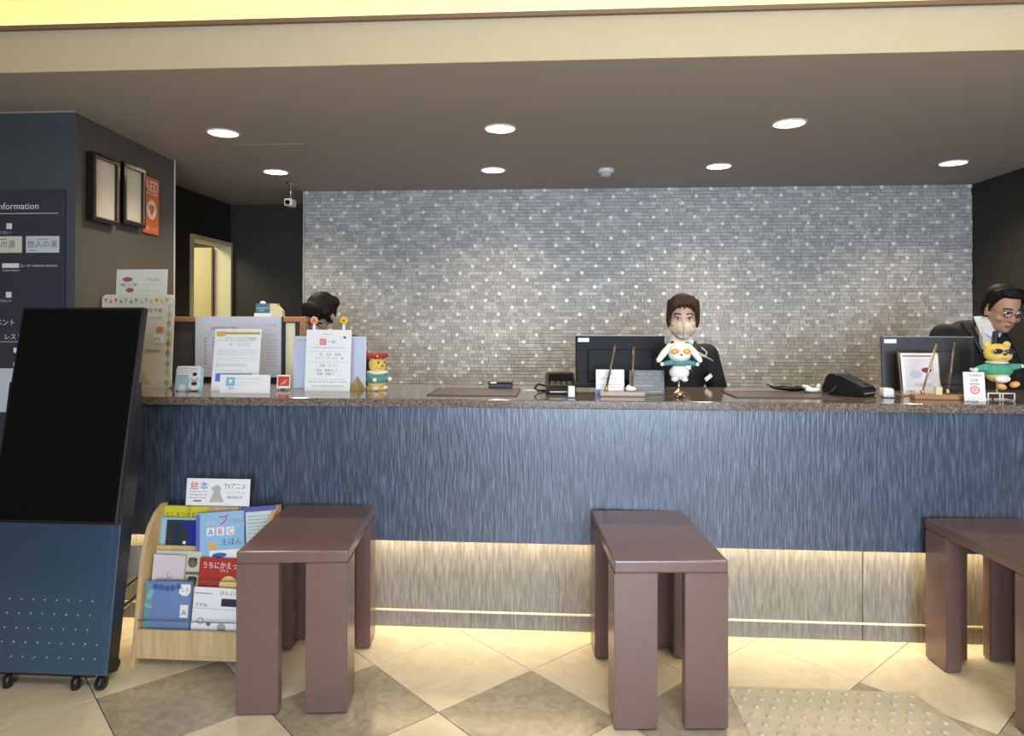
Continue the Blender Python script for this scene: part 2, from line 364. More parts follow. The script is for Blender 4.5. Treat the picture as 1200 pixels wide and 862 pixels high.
# ------------------------------------------------------------ reception counter
ZT = 1.049
ctr = thing('reception_counter', 'long reception counter with polished brown granite top and blue-grey streaked front', 'counter', (0, 3.03, 0))
def L3(name, x0, x1, y0, y1, z0, z1, m, bev=0):   # world box under the counter
    return B(name, x0, x1, y0 - 3.03, y1 - 3.03, z0, z1, m, ctr, bev)
L3('countertop', -2.312, 2.9, 3.0, 3.67, 1.012, ZT, M_granite, .004)
L3('front_panel', -2.315, 2.9, 3.02, 3.06, .42, 1.012, M_streak)
L3('kick_panel', -2.315, 1.329, 3.115, 3.14, 0, 1.0, M_kick); L3('kick_panel', 1.333, 2.9, 3.115, 3.14, 0, 1.0, M_kick)
L3('kick_trim', -2.315, 2.9, 3.109, 3.116, .072, .08, mat('pale_trim_strip', (.75, .7, .6), .3))
L3('light_strip', -2.315, 2.9, 3.064, 3.074, .436, .444, M_led)
L3('carcass', -2.315, 2.9, 3.14, 3.64, 0, 1.01, mat('counter_carcass', (.12, .09, .07), .6))
la = bpy.data.lights.new('kick_light', 'AREA'); la.shape = 'RECTANGLE'; la.size = 5.1; la.size_y = .03; la.energy = 20; la.color = (1, .76, .42)
lo = bpy.data.objects.new('kick_light', la); lo.location = (.29, 3.068 - 3.03, .432); lo.parent = ctr; COL.objects.link(lo)
lo.rotation_euler = (math.radians(-22), 0, 0)

# ------------------------------------------------------------ benches
bl = ['dark brown padded bench with slab legs; left one beside the picture book rack', 'dark brown padded bench with slab legs, middle one in front of the receptionist', 'dark brown slab-legged bench, the right one cut off by the photo edge']
def bench(x, y, rz, label, length=.64):
    t = thing('bench', label, 'bench', (x, y, 0), (0, 0, rz), 'brown benches along the counter')
    w = .39; h = .578
    B('seat', -w/2, w/2, 0, length, h - .042, h, M_bench, t, .006)
    for ax in (-w/2, w/2 - .148):
        for ay in (0, length - .135):
            bm = bmesh.new(); X0, X1, Y0_, Y1 = ax, ax + .148, ay, ay + .135; a_, b_ = .062, .045
            if ax < 0 and ay == 0: q = [(X0, Y0_), (X1, Y0_), (X1, Y0_+b_), (X0+a_, Y0_+b_), (X0+a_, Y1), (X0, Y1)]
            elif ax < 0: q = [(X0, Y0_), (X0+a_, Y0_), (X0+a_, Y1-b_), (X1, Y1-b_), (X1, Y1), (X0, Y1)]
            elif ay == 0: q = [(X0, Y0_), (X1, Y0_), (X1, Y1), (X1-a_, Y1), (X1-a_, Y0_+b_), (X0, Y0_+b_)]
            else: q = [(X1-a_, Y0_), (X1, Y0_), (X1, Y1), (X0, Y1), (X0, Y1-b_), (X1-a_, Y1-b_)]
            lo_v = [bm.verts.new((x_, y_, .006)) for x_, y_ in q]; hi_v = [bm.verts.new((x_, y_, h - .0425)) for x_, y_ in q]
            bm.faces.new(lo_v[::-1]); bm.faces.new(hi_v)
            for k in range(6): bm.faces.new((lo_v[k], lo_v[(k+1) % 6], hi_v[(k+1) % 6], hi_v[k]))
            bmesh.ops.bevel(bm, geom=bm.edges[:], offset=.003, segments=2, affect='EDGES'); lg = new('leg', bm, M_bench, t)
            bm = bmesh.new(); cyl(bm, (ax + (.03 if ax < 0 else .118), ay + .07, 0), (ax + (.03 if ax < 0 else .118), ay + .07, .006), .012, .012, 10)
            o = new('foot_pad', bm, M_foot, lg)
    return t
bench(-.935, 2.385, math.radians(6.0), bl[0], .62)
bench(.388, 2.385, math.radians(4.5), bl[1], .63)
bench(1.775, 2.37, math.radians(5.0), bl[2], .63)

# ------------------------------------------------------------ information board, frames, poster on left walls
ib = thing('information_board', 'tall dark purple information board with white lettering on the left wall', 'sign', (-2.7, 3.163, 0))
B('board', -.6, .342, -.013, -.001, .85, 2.02, mat('plum_board', (.055, .05, .075), .3), ib, .002)
M_wl = mat('white_lettering', (.85, .85, .9), .5)
def f(bm):
    y = -.0136
    text_into(bm, 'Information', .046, .215, 1.925, 0, y, 'RIGHT')
    rect(bm, -.55, .31, 1.903, 1.906, 0, y)
    for (u, v, w) in ((.05, 1.83, .03), (.05, 1.5, .03)):
        rect(bm, u, u + .028, v, v + .028, 0, y); text_into(bm, 'フロント', .016, u + .03, v - .022, 0, y, 'RIGHT')
    rect(bm, .03, .115, 1.643, 1.665, 0, y); text_into(bm, 'コーナー', .018, .118, 1.646, 0, y); text_into(bm, 'VENDING MACHINE', .013, .19, 1.648, 0, y); text_into(bm, 'Vending Machine', .013, .03, 1.627, 0, y)
    text_into(bm, 'イベント', .035, .10, 1.368, 0, y, 'RIGHT'); text_into(bm, 'レストラン', .032, .2, 1.30, 0, y, 'RIGHT')
    rect(bm, .02, .20, 1.287, 1.289, 0, y)
    for v in (1.235, 1.165): rect(bm, .09, .15, v, v + .024, 0, y); text_into(bm, 'ラ', .03, .15, v, 0, y)
    rect(bm, .09, .13, 1.12, 1.14, 0, y)
prt('lettering', f, [M_wl], ib)
for a, b, c, s in ((.045 - .13, .13, M_paperw, '雲杉の湯'), (.152, .318, mat('bluish_plate', (.62, .68, .76), .5), '旅人の湯')):
    p = B('name_plate', a, b, -.017, -.013, 1.715, 1.795, c, ib, .004)
    prt('lettering', lambda bm: (text_into(bm, s, .038, (a+b)/2, 1.742, 0, -.0178, 'CENTER'), rect(bm, (a+b)/2 - .03, (a+b)/2 + .03, 1.778, 1.781, 0, -.0178), rect(bm, a + .015, a + .055, 1.725, 1.728, 0, -.0178)), [M_grey], p)
B('pale_sheet', -.1, .095, -.016, -.013, .95, 1.16, mat('pale_blue_sheet', (.6, .68, .8), .5), ib)

WA = math.radians(90 + 4.85)
def onwall(s, z): return (-2.315 - .0846*s, 3.165 + s, z)
for s, z, lab in ((.195, 1.885, 'black framed certificate on the notice wall, nearer the corner'), (.465, 1.91, 'black framed certificate on the notice wall, beside the AED poster')):
    p = onwall(s, z); t = thing('framed_certificate', lab, 'picture frame', (p[0] + .003, p[1], z), (0, 0, WA), 'framed certificates on the notice wall')
    w, h = (.24, .34) if s < .3 else (.225, .33)
    bm = bmesh.new(); F_ = .022
    for a in ((-w/2, w/2, 0, F_), (-w/2, w/2, h - F_, h), (-w/2, -w/2 + F_, F_, h - F_), (w/2 - F_, w/2, F_, h - F_)): box(bm, a[0], a[1], -.04, 0, a[2], a[3], 0, .003)
    new('frame', bm, mat('black_lacquer', (.012, .008, .006), .2), t)
    bm = bmesh.new(); g = F_ - .005
    for a in ((-w/2+g, w/2-g, g, g+.005), (-w/2+g, w/2-g, h-g-.005, h-g), (-w/2+g, -w/2+g+.005, g, h-g), (w/2-g-.005, w/2-g, g, h-g)): box(bm, a[0], a[1], -.042, -.03, a[2], a[3])
    new('inner_edge', bm, mat('bronze_edge', (.35, .26, .18), .3, .8), t)
    d = B('document', -w/2 + F_, w/2 - F_, -.022, -.015, F_, h - F_, M_paperw, t)
    prt('lettering', lambda bm: lines(bm, -w/2 + .05, w/2 - .05, h - .10, 6, .026, .0012, 0, int(s*100), -.0226), [mat('faint_ink', (.52, .49, .42), .6)], d)
p = onwall(.70, 1.895); t = thing('defibrillator_poster', 'orange-red poster with white heart and the letters AED on the notice wall', 'poster', (p[0] + .004, p[1], 1.895), (0, 0, WA))
B('sheet', -.085, .085, -.008, -.002, 0, .325, M_orange, t)
def f(bm):
    text_into(bm, 'AED', .085, 0, .248, 0, -.0086, 'CENTER'); text_into(bm, '自動体外式除細動器', .015, 0, .228, 0, -.0086, 'CENTER'); text_into(bm, '設置しています', .02, 0, .022, 0, -.0086, 'CENTER')
    disc(bm, 0, .14, .056, 0, -.0086)
    disc(bm, -.016, .152, .018, 1, -.0092); disc(bm, .016, .152, .018, 1, -.0092); poly(bm, [(-.0325, .145), (0, .1), (.0325, .145), (.02, .162), (-.02, .162)], 1, -.0095)
prt('lettering', f, [M_paper, M_orange], t)

# ------------------------------------------------------------ digital signage display at left
dz = thing('digital_sign', 'tall black tilted screen on a blue-black wheeled stand at the left edge', 'screen', (-1.86, 2.5, 0))
tl = -math.atan2(.155, .766)
def lean(o, px, py, pz, rx): o.location = (px, py, pz); o.rotation_euler = (rx, 0, 0); return o
sb = B('screen_housing', -.238, .238, -.0, .03, 0, .785, M_blk, dz, .004); lean(sb, .075, -.17, .672, tl)
B('display_glass', -.230, .230, -.0015, 0, .012, .775, M_blkgloss, sb)
bd = bmesh.new(); prismx(bd, [(.0, .058), (.085, .64), (.16, 1.14), (.205, 1.14), (.205, .9), (.06, .058)], -.36, .17)
new('stand_body', bd, M_blk, dz)
fp = B('front_plate', -.36, .172, -.006, 0, 0, .60, M_navy, dz, .002); lean(fp, 0, -.004, .056, -math.atan2(.085, .582))
bm = bmesh.new(); box(bm, .135, .140, -.010, -.004, .0, .6); new('edge_rib', bm, M_navy, fp)
bm = bmesh.new()
for r in range(5):
    for c in range(-2, 9):
        x = -.262 + c*.0475 + r*.004; z = .058 + r*.052
        if x > .125 or x < -.345: continue
        lathe(bm, [(.0065, 0), (.005, .0025), (.002, .003)], 8)
        vs = bm.verts[-24:]
        bmesh.ops.transform(bm, matrix=Matrix.Translation((x, -.006, z)) @ Matrix.Rotation(PI/2, 4, 'X'), verts=vs)
stuff(new('vent_studs', bm, mat('vent_metal', (.25, .32, .42), .25, .7), fp, True))
B('mount_bracket', -.1, .1, -.045, .12, .82, 1.0, M_dk, dz)
B('base_beam', -.35, .12, .0, .12, .045, .06, M_blk, dz)
for x, y in ((-.222, -.005), (.045, .0)):
    bm = bmesh.new(); lathe(bm, [(.015, 0), (.017, .004), (.017, .036), (.012, .045)], 16, (x, y, 0)); new('caster', bm, M_blk, dz, True)
for x, y in ((.142, .005), (.10, .14), (-.31, .14)):
    bm = bmesh.new(); cyl(bm, (x - .012, y, .024), (x + .012, y, .024), .024, .024, 20); ell(bm, (x, y, .03), (.02, .022, .022), sub=2); new('wheel', bm, M_blk, dz, True)

# small folded board leaning on kick panel behind the sign
fb = thing('folded_leaflet_board', 'white folded board with silver rails between the wheeled sign and book rack', 'board', (-1.85, 2.86, 0))
bm = bmesh.new(); prism(bm, [(-.13, .16), (.09, .34), (.09, .42), (-.13, .42)], .0, .01); new('board', bm, M_paper, fb)
bm = bmesh.new(); cyl(bm, (-.16, -.07, .03), (.10, -.02, .25), .008); new('rail', bm, M_steel, fb); bm = bmesh.new(); cyl(bm, (-.16, -.04, .10), (.10, .0, .33), .006); new('rail', bm, M_steel, fb)

# ------------------------------------------------------------ picture book rack
rk = thing('book_rack', 'low pale birch display rack holding picture books, left of the left bench', 'rack', (-1.45, 2.67, 0))
prof = [(0, 0), (.03, 0), (.04, .012), (.17, .012), (.185, 0), (.235, 0), (.235, .60), (.205, .60), (.155, .575), (.11, .53), (.08, .47), (.06, .40)]
for x in (-.262, .244):
    bm = bmesh.new(); prismx(bm, prof, x, x + .018); new('side_panel', bm, M_pine, rk)
B('front_board', -.244, .244, .012, .026, .045, .145, M_pine, rk, .002)
B('bottom_board', -.244, .244, .012, .22, .03, .045, M_pine, rk, .002)
B('back_board', -.244, .244, .218, .228, .045, .59, M_pine, rk)
for y, z in ((.075, .045), (.115, .19), (.165, .35)):
    pass
for (y, z0, z1) in ((.095, .10, .292), (.15, .25, .44)):
    B('shelf_divider', -.244, .244, y, y + .012, z0, z1, M_pine, rk, .003)
    B('shelf_board', -.244, .244, y + .012, min(y + .075, .218), z0, z0 + .01, M_pine, rk)
for (y, z) in ((.022, .18), (.075, .325)):
    bm = bmesh.new(); tube(bm, [(-.2 if y > .05 else -.243, y, z - (.06 if y > .05 else 0)), (-.2 if y > .05 else -.243, y, z), (.243, y, z)], .0022); new('wire_rail', bm, M_steel, rk)
M_bk = {}
def book(name, label, x, y, z, w, h, t, rz, ry, m, fn=None, mats=None, cat='book', group='picture books in the rack', tilt=-.14):
    """cover faces the viewer; x,y,z is bottom centre in world"""
    o = thing(name, label, cat, (x, y, z), (tilt, ry, rz), group)
    B('cover', -w/2, w/2, 0, .0018, 0, h, m, o); B('page_block', -w/2 + .003, w/2 - .002, .0018, t - .0018, .003, h - .003, M_paper, o); B('back_cover', -w/2, w/2, t - .0018, t, 0, h, m, o)
    if fn: prt('cover_print', fn, mats, o)
    return o
def bc(r, g, b): return mat('cover_%d_%d_%d' % (r, g, b), ((r/255)**2.2, (g/255)**2.2, (b/255)**2.2), .35)
Y0 = 2.67
# lower tier
def f(bm):
    rect(bm, -.095, -.075, 0, .19, 0); rr = random.Random(4)
    for k in range(14): disc(bm, -.085 + rr.uniform(-.008, .014), rr.uniform(.01, .18), rr.uniform(.006, .013), 2 if k % 2 else 0, -.0008 - k*.00003, n=10)
    for k in range(5): disc(bm, -.055 + k*.024, .172 + rr.uniform(-.006, .006), .012, 3, -.0007, n=10)
    poly(bm, [(.045, .15), (.06, .14), (.08, .14), (.093, .155), (.093, .185), (.045, .185)], 1); rect(bm, .055, .088, .055, .105, 1)
    text_into(bm, 'しろ', .018, .052, .158, 4, -.0012); text_into(bm, 'A', .03, .062, .066, 4, -.0012)
    rect(bm, .095, .097, 0, .19, 3)
book('picture_book', 'blue picture book with green leafy edge and white stickers, bottom tier of the rack', -1.590, 2.712, .128, .195, .195, .008, 0, .0, bc(118, 140, 190), f, [bc(110, 160, 170), M_paper, bc(140, 190, 190), bc(80, 100, 160), M_grey])
def f(bm):
    rect(bm, -.125, -.05, .150, .153, 1); text_into(bm, 'はんぶん', .02, -.02, .15, 1); text_into(bm, 'ですね', .018, -.12, .10, 1, -.0012)
    rect(bm, -.01, .07, .105, .135, 2); rect(bm, -.125, .125, .092, .0935, 3); disc(bm, -.09, .045, .014, 3); disc(bm, -.09, .045, .010, 0, -.0012); disc(bm, -.055, .035, .009, 1, -.001); disc(bm, .0, .022, .018, 3)
book('picture_book', 'white picture book with a small dark photo on its cover, bottom tier of the rack', -1.36, 2.716, .125, .255, .175, .008, 0, .03, M_paper, f, [M_paper, M_grey, bc(70, 50, 70), M_lgrey])
# middle tier
def f(bm): text_into(bm, 'し', .03, -.01, .065, 0)
book('picture_book', 'plain pale pink-white picture book, middle tier of the rack', -1.615, 2.758, .262, .135, .155, .008, 0, .02, bc(222, 208, 216), f, [M_grey])
def f(bm):
    rect(bm, .035, .10, .0, .145, 0)
    for u, v in ((.062, .115), (.065, .04)): disc(bm, u, v, .022, 1, n=9); disc(bm, u - .01, v + .012, .008, 2, -.0012, n=8); disc(bm, u + .012, v + .012, .008, 2, -.0012, n=8)
    rect(bm, .035, .1, .066, .078, 1, -.0007)
book('picture_book', 'pale green picture book with brown animal sketches, behind the pink one, middle tier', -1.585, 2.782, .266, .2, .16, .007, 0, 0, bc(205, 212, 195), f, [bc(200, 210, 190), bc(120, 105, 85), bc(80, 70, 60)])
def f(bm):
    text_into(bm, 'うちにかえった', .03, -.078, .095, 0, sx=.85); text_into(bm, 'ガラゴ', .012, 0, .08, 0)
    disc(bm, .04, .025, .04, 1, ru=1); disc(bm, .025, .012, .009, 2, -.0014); disc(bm, .05, .012, .009, 2, -.0014)
book('picture_book', 'red picture book with white title, middle tier of the rack', -1.395, 2.765, .272, .18, .135, .01, 0, .01, bc(175, 62, 55), f, [M_paper, bc(240, 205, 130), bc(220, 100, 50)])
# upper tier
def f(bm): text_into(bm, 'むしをつかまえる', .028, -.085, .145, 0, sx=.8)
book('picture_book', 'yellow-green picture book at the back of the top tier', -1.605, 2.86, .40, .19, .19, .007, 0, 0, bc(215, 205, 60), f, [bc(120, 80, 30)])
def f(bm):
    rect(bm, -.07, .10, .02, .145, 0); rect(bm, -.04, .10, .03, .132, 1, -.0007); rect(bm, .0, .10, .03, .132, 2, -.0009)
    disc(bm, .012, .09, .018, 0, -.0012, n=10); disc(bm, .012, .065, .022, 0, -.0013, n=10); disc(bm, .014, .052, .007, 3, -.0015)
book('picture_book', 'dark picture book with blue scene, half hidden, top tier left', -1.60, 2.838, .395, .20, .155, .007, 0, 0, bc(150, 190, 215), f, [M_ink, bc(40, 60, 70), bc(40, 50, 150), M_paper])
def f(bm):
    text_into(bm, 'ブ', .046, -.008, .19, 1, sx=1.1); text_into(bm, 'ーさんの', .02, .034, .195, 1)
    for k, (c, m_) in enumerate((('A', 4), ('B', 1), ('C', 1))):
        u = -.055 + k*.043; rect(bm, u, u + .033, .145, .178, 2); text_into(bm, c, .034, u + .006, .149, m_, -.0014)
    rect(bm, -.055, -.015, .188, .203, 3); text_into(bm, 'えほん', .031, .006, .105, 4)
    poly(bm, [(-.045, .09), (-.05, .115), (-.02, .122), (-.005, .10), (-.01, .09)], 5)
    rect(bm, -.045, .09, .045, .085, 2); disc(bm, .0, .065, .01, 6, -.0012, ru=3.2)
    rect(bm, -.102, -.085, 0, .235, 0, -.001)
book('picture_book', 'light blue ABC picture book with red title and violet spine, top tier', -1.408, 2.800, .345, .205, .24, .012, 0, -.09, bc(150, 195, 230), f, [bc(110, 115, 190), bc(205, 50, 50), M_paper, bc(180, 200, 215), bc(70, 90, 120), bc(230, 175, 110), bc(60, 110, 190)], tilt=-.16)
def f(bm):
    rect(bm, -.055, .065, .02, .185, 0); lines(bm, -.045, .05, .165, 9, .014, .003, 1, 5, -.0012)
book('picture_book', 'blue-violet picture book with a pale panel, right end of the top tier', -1.25, 2.83, .40, .15, .205, .008, 0, -.1, bc(95, 100, 170), f, [bc(205, 222, 220), bc(130, 150, 160)])
sg = thing('rack_sign', 'white cardboard sign for picture books and cartoons standing on the book rack', 'sign', (-1.462, 2.878, .565), (-.1, 0, 0))
B('card', -.140, .142, 0, .006, .03, .145, M_paper, sg, .002); B('holder_foot', -.13, -.115, -.003, .012, 0, .032, M_glass, sg); B('holder_foot', .10, .115, -.003, .012, 0, .032, M_glass, sg)
def f(bm):
    text_into(bm, '絵', .038, -.122, .1, 1); text_into(bm, '本', .038, -.08, .1, 2); text_into(bm, 'TVアニメ', .030, .028, .103, 0, sx=.78)
    lines(bm, -.125, -.045, .088, 3, .013, .002, 0, 3); rect(bm, -.105, -.07, .047, .053, 0); lines(bm, .04, .125, .09, 2, .007, .001, 0, 4); text_into(bm, '無料貸出中', .014, .042, .062, 0)
    poly(bm, [(-.035, .046), (-.02, .085), (-.005, .1), (.012, .085), (.03, .046)], 3); disc(bm, -.003, .1, .018, 3, -.0008, n=12); poly(bm, [(-.03, .105), (-.025, .112), (-.012, .095), (-.018, .09)], 3, -.0009)
prt('lettering', f, [M_grey, M_red, M_blue, mat('sketch_grey', (.5, .48, .45), .6)], sg)

# ------------------------------------------------------------ staff side partition with notices
pt = thing('low_partition', 'low dark partition with orange wood rail behind the left end of the counter', 'partition', (0, 3.85, 0))
B('panel', -2.31, -1.46, -.01, .02, .05, 1.385, mat('dark_grey_fabric', (.05, .05, .055), .9), pt)
B('top_rail', -2.33, -1.425, -.025, .035, 1.383, 1.414, M_rail, pt, .006); B('end_post', -1.46, -1.43, -.025, .035, 0, 1.385, M_rail, pt, .004)
B('cream_strip', -1.545, -1.492, -.018, -.01, .95, 1.378, M_cream, pt)
B('foot', -2.3, -1.45, -.12, .12, 0, .05, M_dk, pt)
ns = thing('seating_chart', 'large pale blue-white printed chart hung on the low partition', 'notice', (-1.815, 3.815, 1.07), (0, 0, 0))
B('sheet', -.252, .252, -.002, 0, 0, .345, mat('bluish_paper', (.62, .66, .80), .5), ns)
B('dark_edge', .252, .262, -.004, 0, .02, .345, M_dk, ns)
def f(bm):
    y = -.003
    text_into(bm, '利用時間のご案内', .02, -.16, .27, 1, y)
    for u in (-.22, -.17, -.09): rect(bm, u, u + .0015, .05, .255, 0, y)
    for v in (.255, .235, .05): rect(bm, -.22, -.09, v, v + .0015, 0, y)
    for k in range(9): rect(bm, -.2, -.185, .215 - k*.018, .225 - k*.018, 0, y); rect(bm, -.15, -.12, .217 - k*.018, .224 - k*.018, 0, y)
    text_into(bm, '火・木', .018, .17, .29, 0, y); text_into(bm, 'お知らせ', .016, .16, .235, 0, y); lines(bm, .17, .23, .21, 9, .018, .003, 0, 8, y)
prt('lettering', f, [M_lgrey, M_grey], ns)
tb = thing('leaflet_box', 'small teal and white leaflet box standing on the partition rail', 'box', (-1.66, 3.855, 1.414))
B('box', -.065, .02, -.02, .02, .0, .075, M_teal, tb, .004); B('white_band', -.07, .03, -.024, -.0, 0, .02, M_paper, tb)
bm = bmesh.new(); ell(bm, (-.03, 0, .08), (.018, .012, .01)); new('paper_bow', bm, M_paper, tb, True)
bm = bmesh.new(); prism(bm, [(.02, 0), (.095, 0), (.09, .035), (.065, .06), (.06, .075), (.02, .075)], -.018, .018); new('cream_card', bm, mat('pale_yellow_card', (.75, .66, .4), .6), tb)
prt('lettering', lambda bm: (text_into(bm, 'INFORMATION', .0105, -.057, .046, 0, -.0206), text_into(bm, 'GUIDE', .0105, -.045, .033, 0, -.0206)), [M_paper], tb)

# ------------------------------------------------------------ things on the counter, left group
def stand(name, label, cat, x, y, tilt=-.12, rz=0, group=None, z=ZT): return thing(name, label, cat, (x, y, z), (tilt, 0, rz), group)
# weather board
wb = stand('weather_board', 'cream weather forecast board with pastel triangle border at the counter left end', 'board', -2.14, 3.36, -.06)
bm = bmesh.new(); q = []
W2, H2, R2 = .19, .475, .022
for cx, cz, a0 in ((W2 - R2, H2 - R2, 0), (-W2 + R2, H2 - R2, 90), (-W2 + R2, R2, 180), (W2 - R2, R2, 270)):
    for k in range(5): a = math.radians(a0 + k*22.5); q.append((cx + R2*math.cos(a), cz + R2*math.sin(a)))
prism(bm, q, 0, .012); new('board', bm, M_paperw, wb)
def f(bm):
    rr = random.Random(2); cs = 5
    def tri(u, v, s, d, m_): poly(bm, [(u - s, v - s*d), (u + s, v - s*d), (u, v + s*d)], m_, -.0008)
    rect(bm, -.188, .188, .43, .455, 6, -.0004); rect(bm, .15, .187, .02, .43, 6, -.0004)
    for k in range(13): tri(-.17 + k*.027, .443, .012, 1 if k % 2 else -1, rr.randrange(cs))
    for k in range(17): tri(.169, .41 - k*.0245, .014, 1 if k % 2 else -1, rr.randrange(cs))
    text_into(bm, '富士河口湖町　天気予報', .024, .0, .385, 5, -.001, 'CENTER'); text_into(bm, '今日の天気', .014, .06, .35, 5)
    rect(bm, .105, .14, .28, .31, 0, -.001); text_into(bm, '一運動指数', .02, .03, .18, 5)
    poly(bm, [(-.03, .015), (.0, .11), (.02, .11), (.06, .06), (.09, .015)], 3, -.0008); poly(bm, [(.0, .13), (.02, .155), (.05, .13)], 3, -.0008)
prt('printed_face', f, [bc(226, 130, 100), bc(150, 185, 170), bc(130, 165, 180), bc(185, 195, 180), bc(215, 190, 120), M_grey, bc(225, 222, 205)], wb)
cb = bmesh.new(); box(cb, .088, .145, -.008, 0, .225, .27, 0, .006); o = new('flip_tile', cb, M_paper, wb)
prt('cloud_mark', lambda bm: [rect(bm, .1 + k*.012, .108 + k*.012, .243 + (k % 2)*.006, .249 + (k % 2)*.006, 0, -.0088) for k in range(3)], [M_grey], o)
sk = stand('hand_drawn_sign', 'cream paper with a sketched face in a red hat, above the weather board', 'sign', -2.13, 3.394, -.06, z=ZT + .47)
B('sheet', -.135, .135, .004, .008, -.05, .135, mat('sketch_paper', (.74, .72, .63), .6), sk)
def f(bm):
    y = .0034
    disc(bm, -.065, .055, .022, 1, y, ru=1.1); disc(bm, -.065, .055, .020, 3, y - .0003, ru=1.1); disc(bm, -.075, .083, .012, 0, y - .0006, ru=2.3, n=12); disc(bm, -.06, .028, .012, 0, y - .0006, ru=1.8, n=12)
    disc(bm, -.075, .056, .003, 2, y - .0006); disc(bm, -.057, .056, .003, 2, y - .0006); disc(bm, -.065, .046, .0025, 2, y - .0006)
    poly(bm, [(-.12, .06), (-.09, .065), (-.085, .048), (-.1, .045)], 1, y); poly(bm, [(-.02, .06), (-.045, .068), (-.045, .05), (-.03, .047)], 1, y)
    text_into(bm, 'Hello', .032, .03, .072, 1, y)
    rect(bm, -.0, .12, .055, .0562, 1, y); rect(bm, -.03, .12, .022, .0232, 1, y)
prt('sketch', f, [bc(150, 95, 95), M_lgrey, M_ink, bc(225, 215, 205)], sk)
# small card stand with animal cutout
pg = stand('card_stand', 'small light blue and white card stand with rounded corners on the counter', 'card stand', -1.79, 3.235, -.15, .05)
B('backing_card', -.068, .068, .006, .010, 0, .112, mat('sky_card', (.42, .66, .78), .5), pg, .0015)
B('top_card', -.06, .055, 0, .004, .078, .122, M_paper, pg, .0015)
bm = bmesh.new(); prism(bm, [(-.045, 0), (-.045, .028), (-.04, .033), (-.016, .033), (-.011, .028), (-.011, 0)], -.005, -.002); new('front_tab', bm, M_paper, pg)
bm = bmesh.new()
for u, v, r in ((.03, .07, .03), (.03, .032, .028)): lathe(bm, [(r, 0), (r, .003)], 20); bmesh.ops.transform(bm, matrix=Matrix.Translation((u, 0, v)) @ Matrix.Rotation(PI/2, 4, 'X'), verts=bm.verts[-40:])
new('round_cutouts', bm, M_paper, pg)
prt('print', lambda bm: (disc(bm, .03, .082, .009, 0, -.0034, ru=1.3, n=12), disc(bm, .03, .036, .009, 0, -.0034, ru=1.7, n=12), lines(bm, -.055, .04, .11, 3, .01, .0012, 1, 3, -.0006), disc(bm, .015, .062, .003, 1, -.0034), disc(bm, .044, .062, .003, 1, -.0034)), [M_ink, M_grey], pg)
B('foot', -.05, .05, -.015, .02, -.001, .004, M_glass, pg)
# A4 notice
an_ = stand('notice_holder', 'white notice with yellow header and blue photo in a clear leaning holder', 'sign', -1.575, 3.27, -.14)
B('sheet', -.118, .118, 0, .004, .0, .305, M_paper, an_)
def f(bm):
    rect(bm, -.108, .112, .277, .289, 0); rect(bm, -.108, -.065, .268, .292, 1, -.0007); rect(bm, -.1, .085, .045, .085, 2)
    text_into(bm, 'タブレットでのご予約受付', .0135, -.065, .252, 3); text_into(bm, '01', .016, -.04, .222, 3)
    rect(bm, -.105, .09, .245, .247, 4); lines(bm, .0, .07, .235, 3, .008, .0014, 4, 3); lines(bm, -.1, .1, .2, 4, .008, .0014, 4, 4); lines(bm, -.1, .1, .16, 2, .01, .0014, 4, 5); lines(bm, -.1, .06, .13, 2, .009, .0016, 3, 6); lines(bm, -.1, .03, .1, 1, .01, .0014, 4, 7)
prt('print', f, [bc(200, 170, 90), bc(235, 180, 80), bc(95, 125, 205), M_grey, M_lgrey], an_)
fc = stand('tent_card', 'low wide white card with a blue app icon, in front of the notice holder', 'card', -1.475, 3.165, -.1)
B('card', -.122, .122, 0, .003, 0, .088, M_paper, fc)
prt('print', lambda bm: (rect(bm, -.092, -.048, .034, .074, 0), poly(bm, [(-.08, .06), (-.07, .042), (-.06, .06), (-.07, .066)], 1, -.0009), text_into(bm, 'ご案内', .013, -.09, .018, 2), lines(bm, -.04, .08, .068, 1, .01, .002, 3, 3), lines(bm, -.04, .08, .05, 2, .012, .0016, 3, 8)), [M_ltblue, M_paper, M_grey, bc(200, 195, 150)], fc)
rc = stand('small_red_card', 'small square red and white card in a clear stand', 'card', -1.355, 3.33, -.1)
B('card', -.034, .034, 0, .003, .008, .075, M_paper, rc, .001); prt('print', lambda bm: (rect(bm, -.027, .03, .02, .067, 0), poly(bm, [(-.02, .025), (.0, .045), (.02, .055), (.01, .03)], 1, -.0009)), [bc(205, 70, 60), bc(230, 140, 120)], rc)
B('clear_foot', -.03, .03, -.02, .02, 0, .008, M_glass, rc)
# cafe notice with flower clips
cn = stand('menu_sign', 'white printed sign with two flower clips on top in front of a pale blue panel', 'sign', -1.125, 3.31, -.10)
B('sheet', -.115, .112, 0, .004, .0, .30, M_paper, cn)
def f(bm):
    rect(bm, -.047, -.015, .225, .255, 1); rect(bm, -.043, -.019, .229, .251, 2, -.0008); text_into(bm, '温', .02, -.04, .233, 1, -.0011); text_into(bm, 'ー卯', .021, -.008, .233, 0); text_into(bm, 'Open Cafe', .011, -.03, .275, 3)
    rect(bm, -.09, .08, .21, .2125, 4); disc(bm, .078, .262, .006, 0, ru=1.5, n=8)
    for v in (.192, .14, .055): rect(bm, -.1, .09, v, v + .0012, 4)
    text_into(bm, '丼　そば　定食', .015, -.045, .172, 0); text_into(bm, 'カレー　ラーメン　他', .014, -.065, .154, 0)
    text_into(bm, 'お茶　コーヒー', .014, -.045, .118, 0); text_into(bm, '珈琲　抹茶セット', .014, -.06, .095, 0); text_into(bm, '和菓　洋菓子', .014, -.055, .078, 0)
    lines(bm, -.095, .095, .042, 1, .01, .004, 4, 6); lines(bm, -.08, .085, .022, 1, .01, .004, 4, 9)
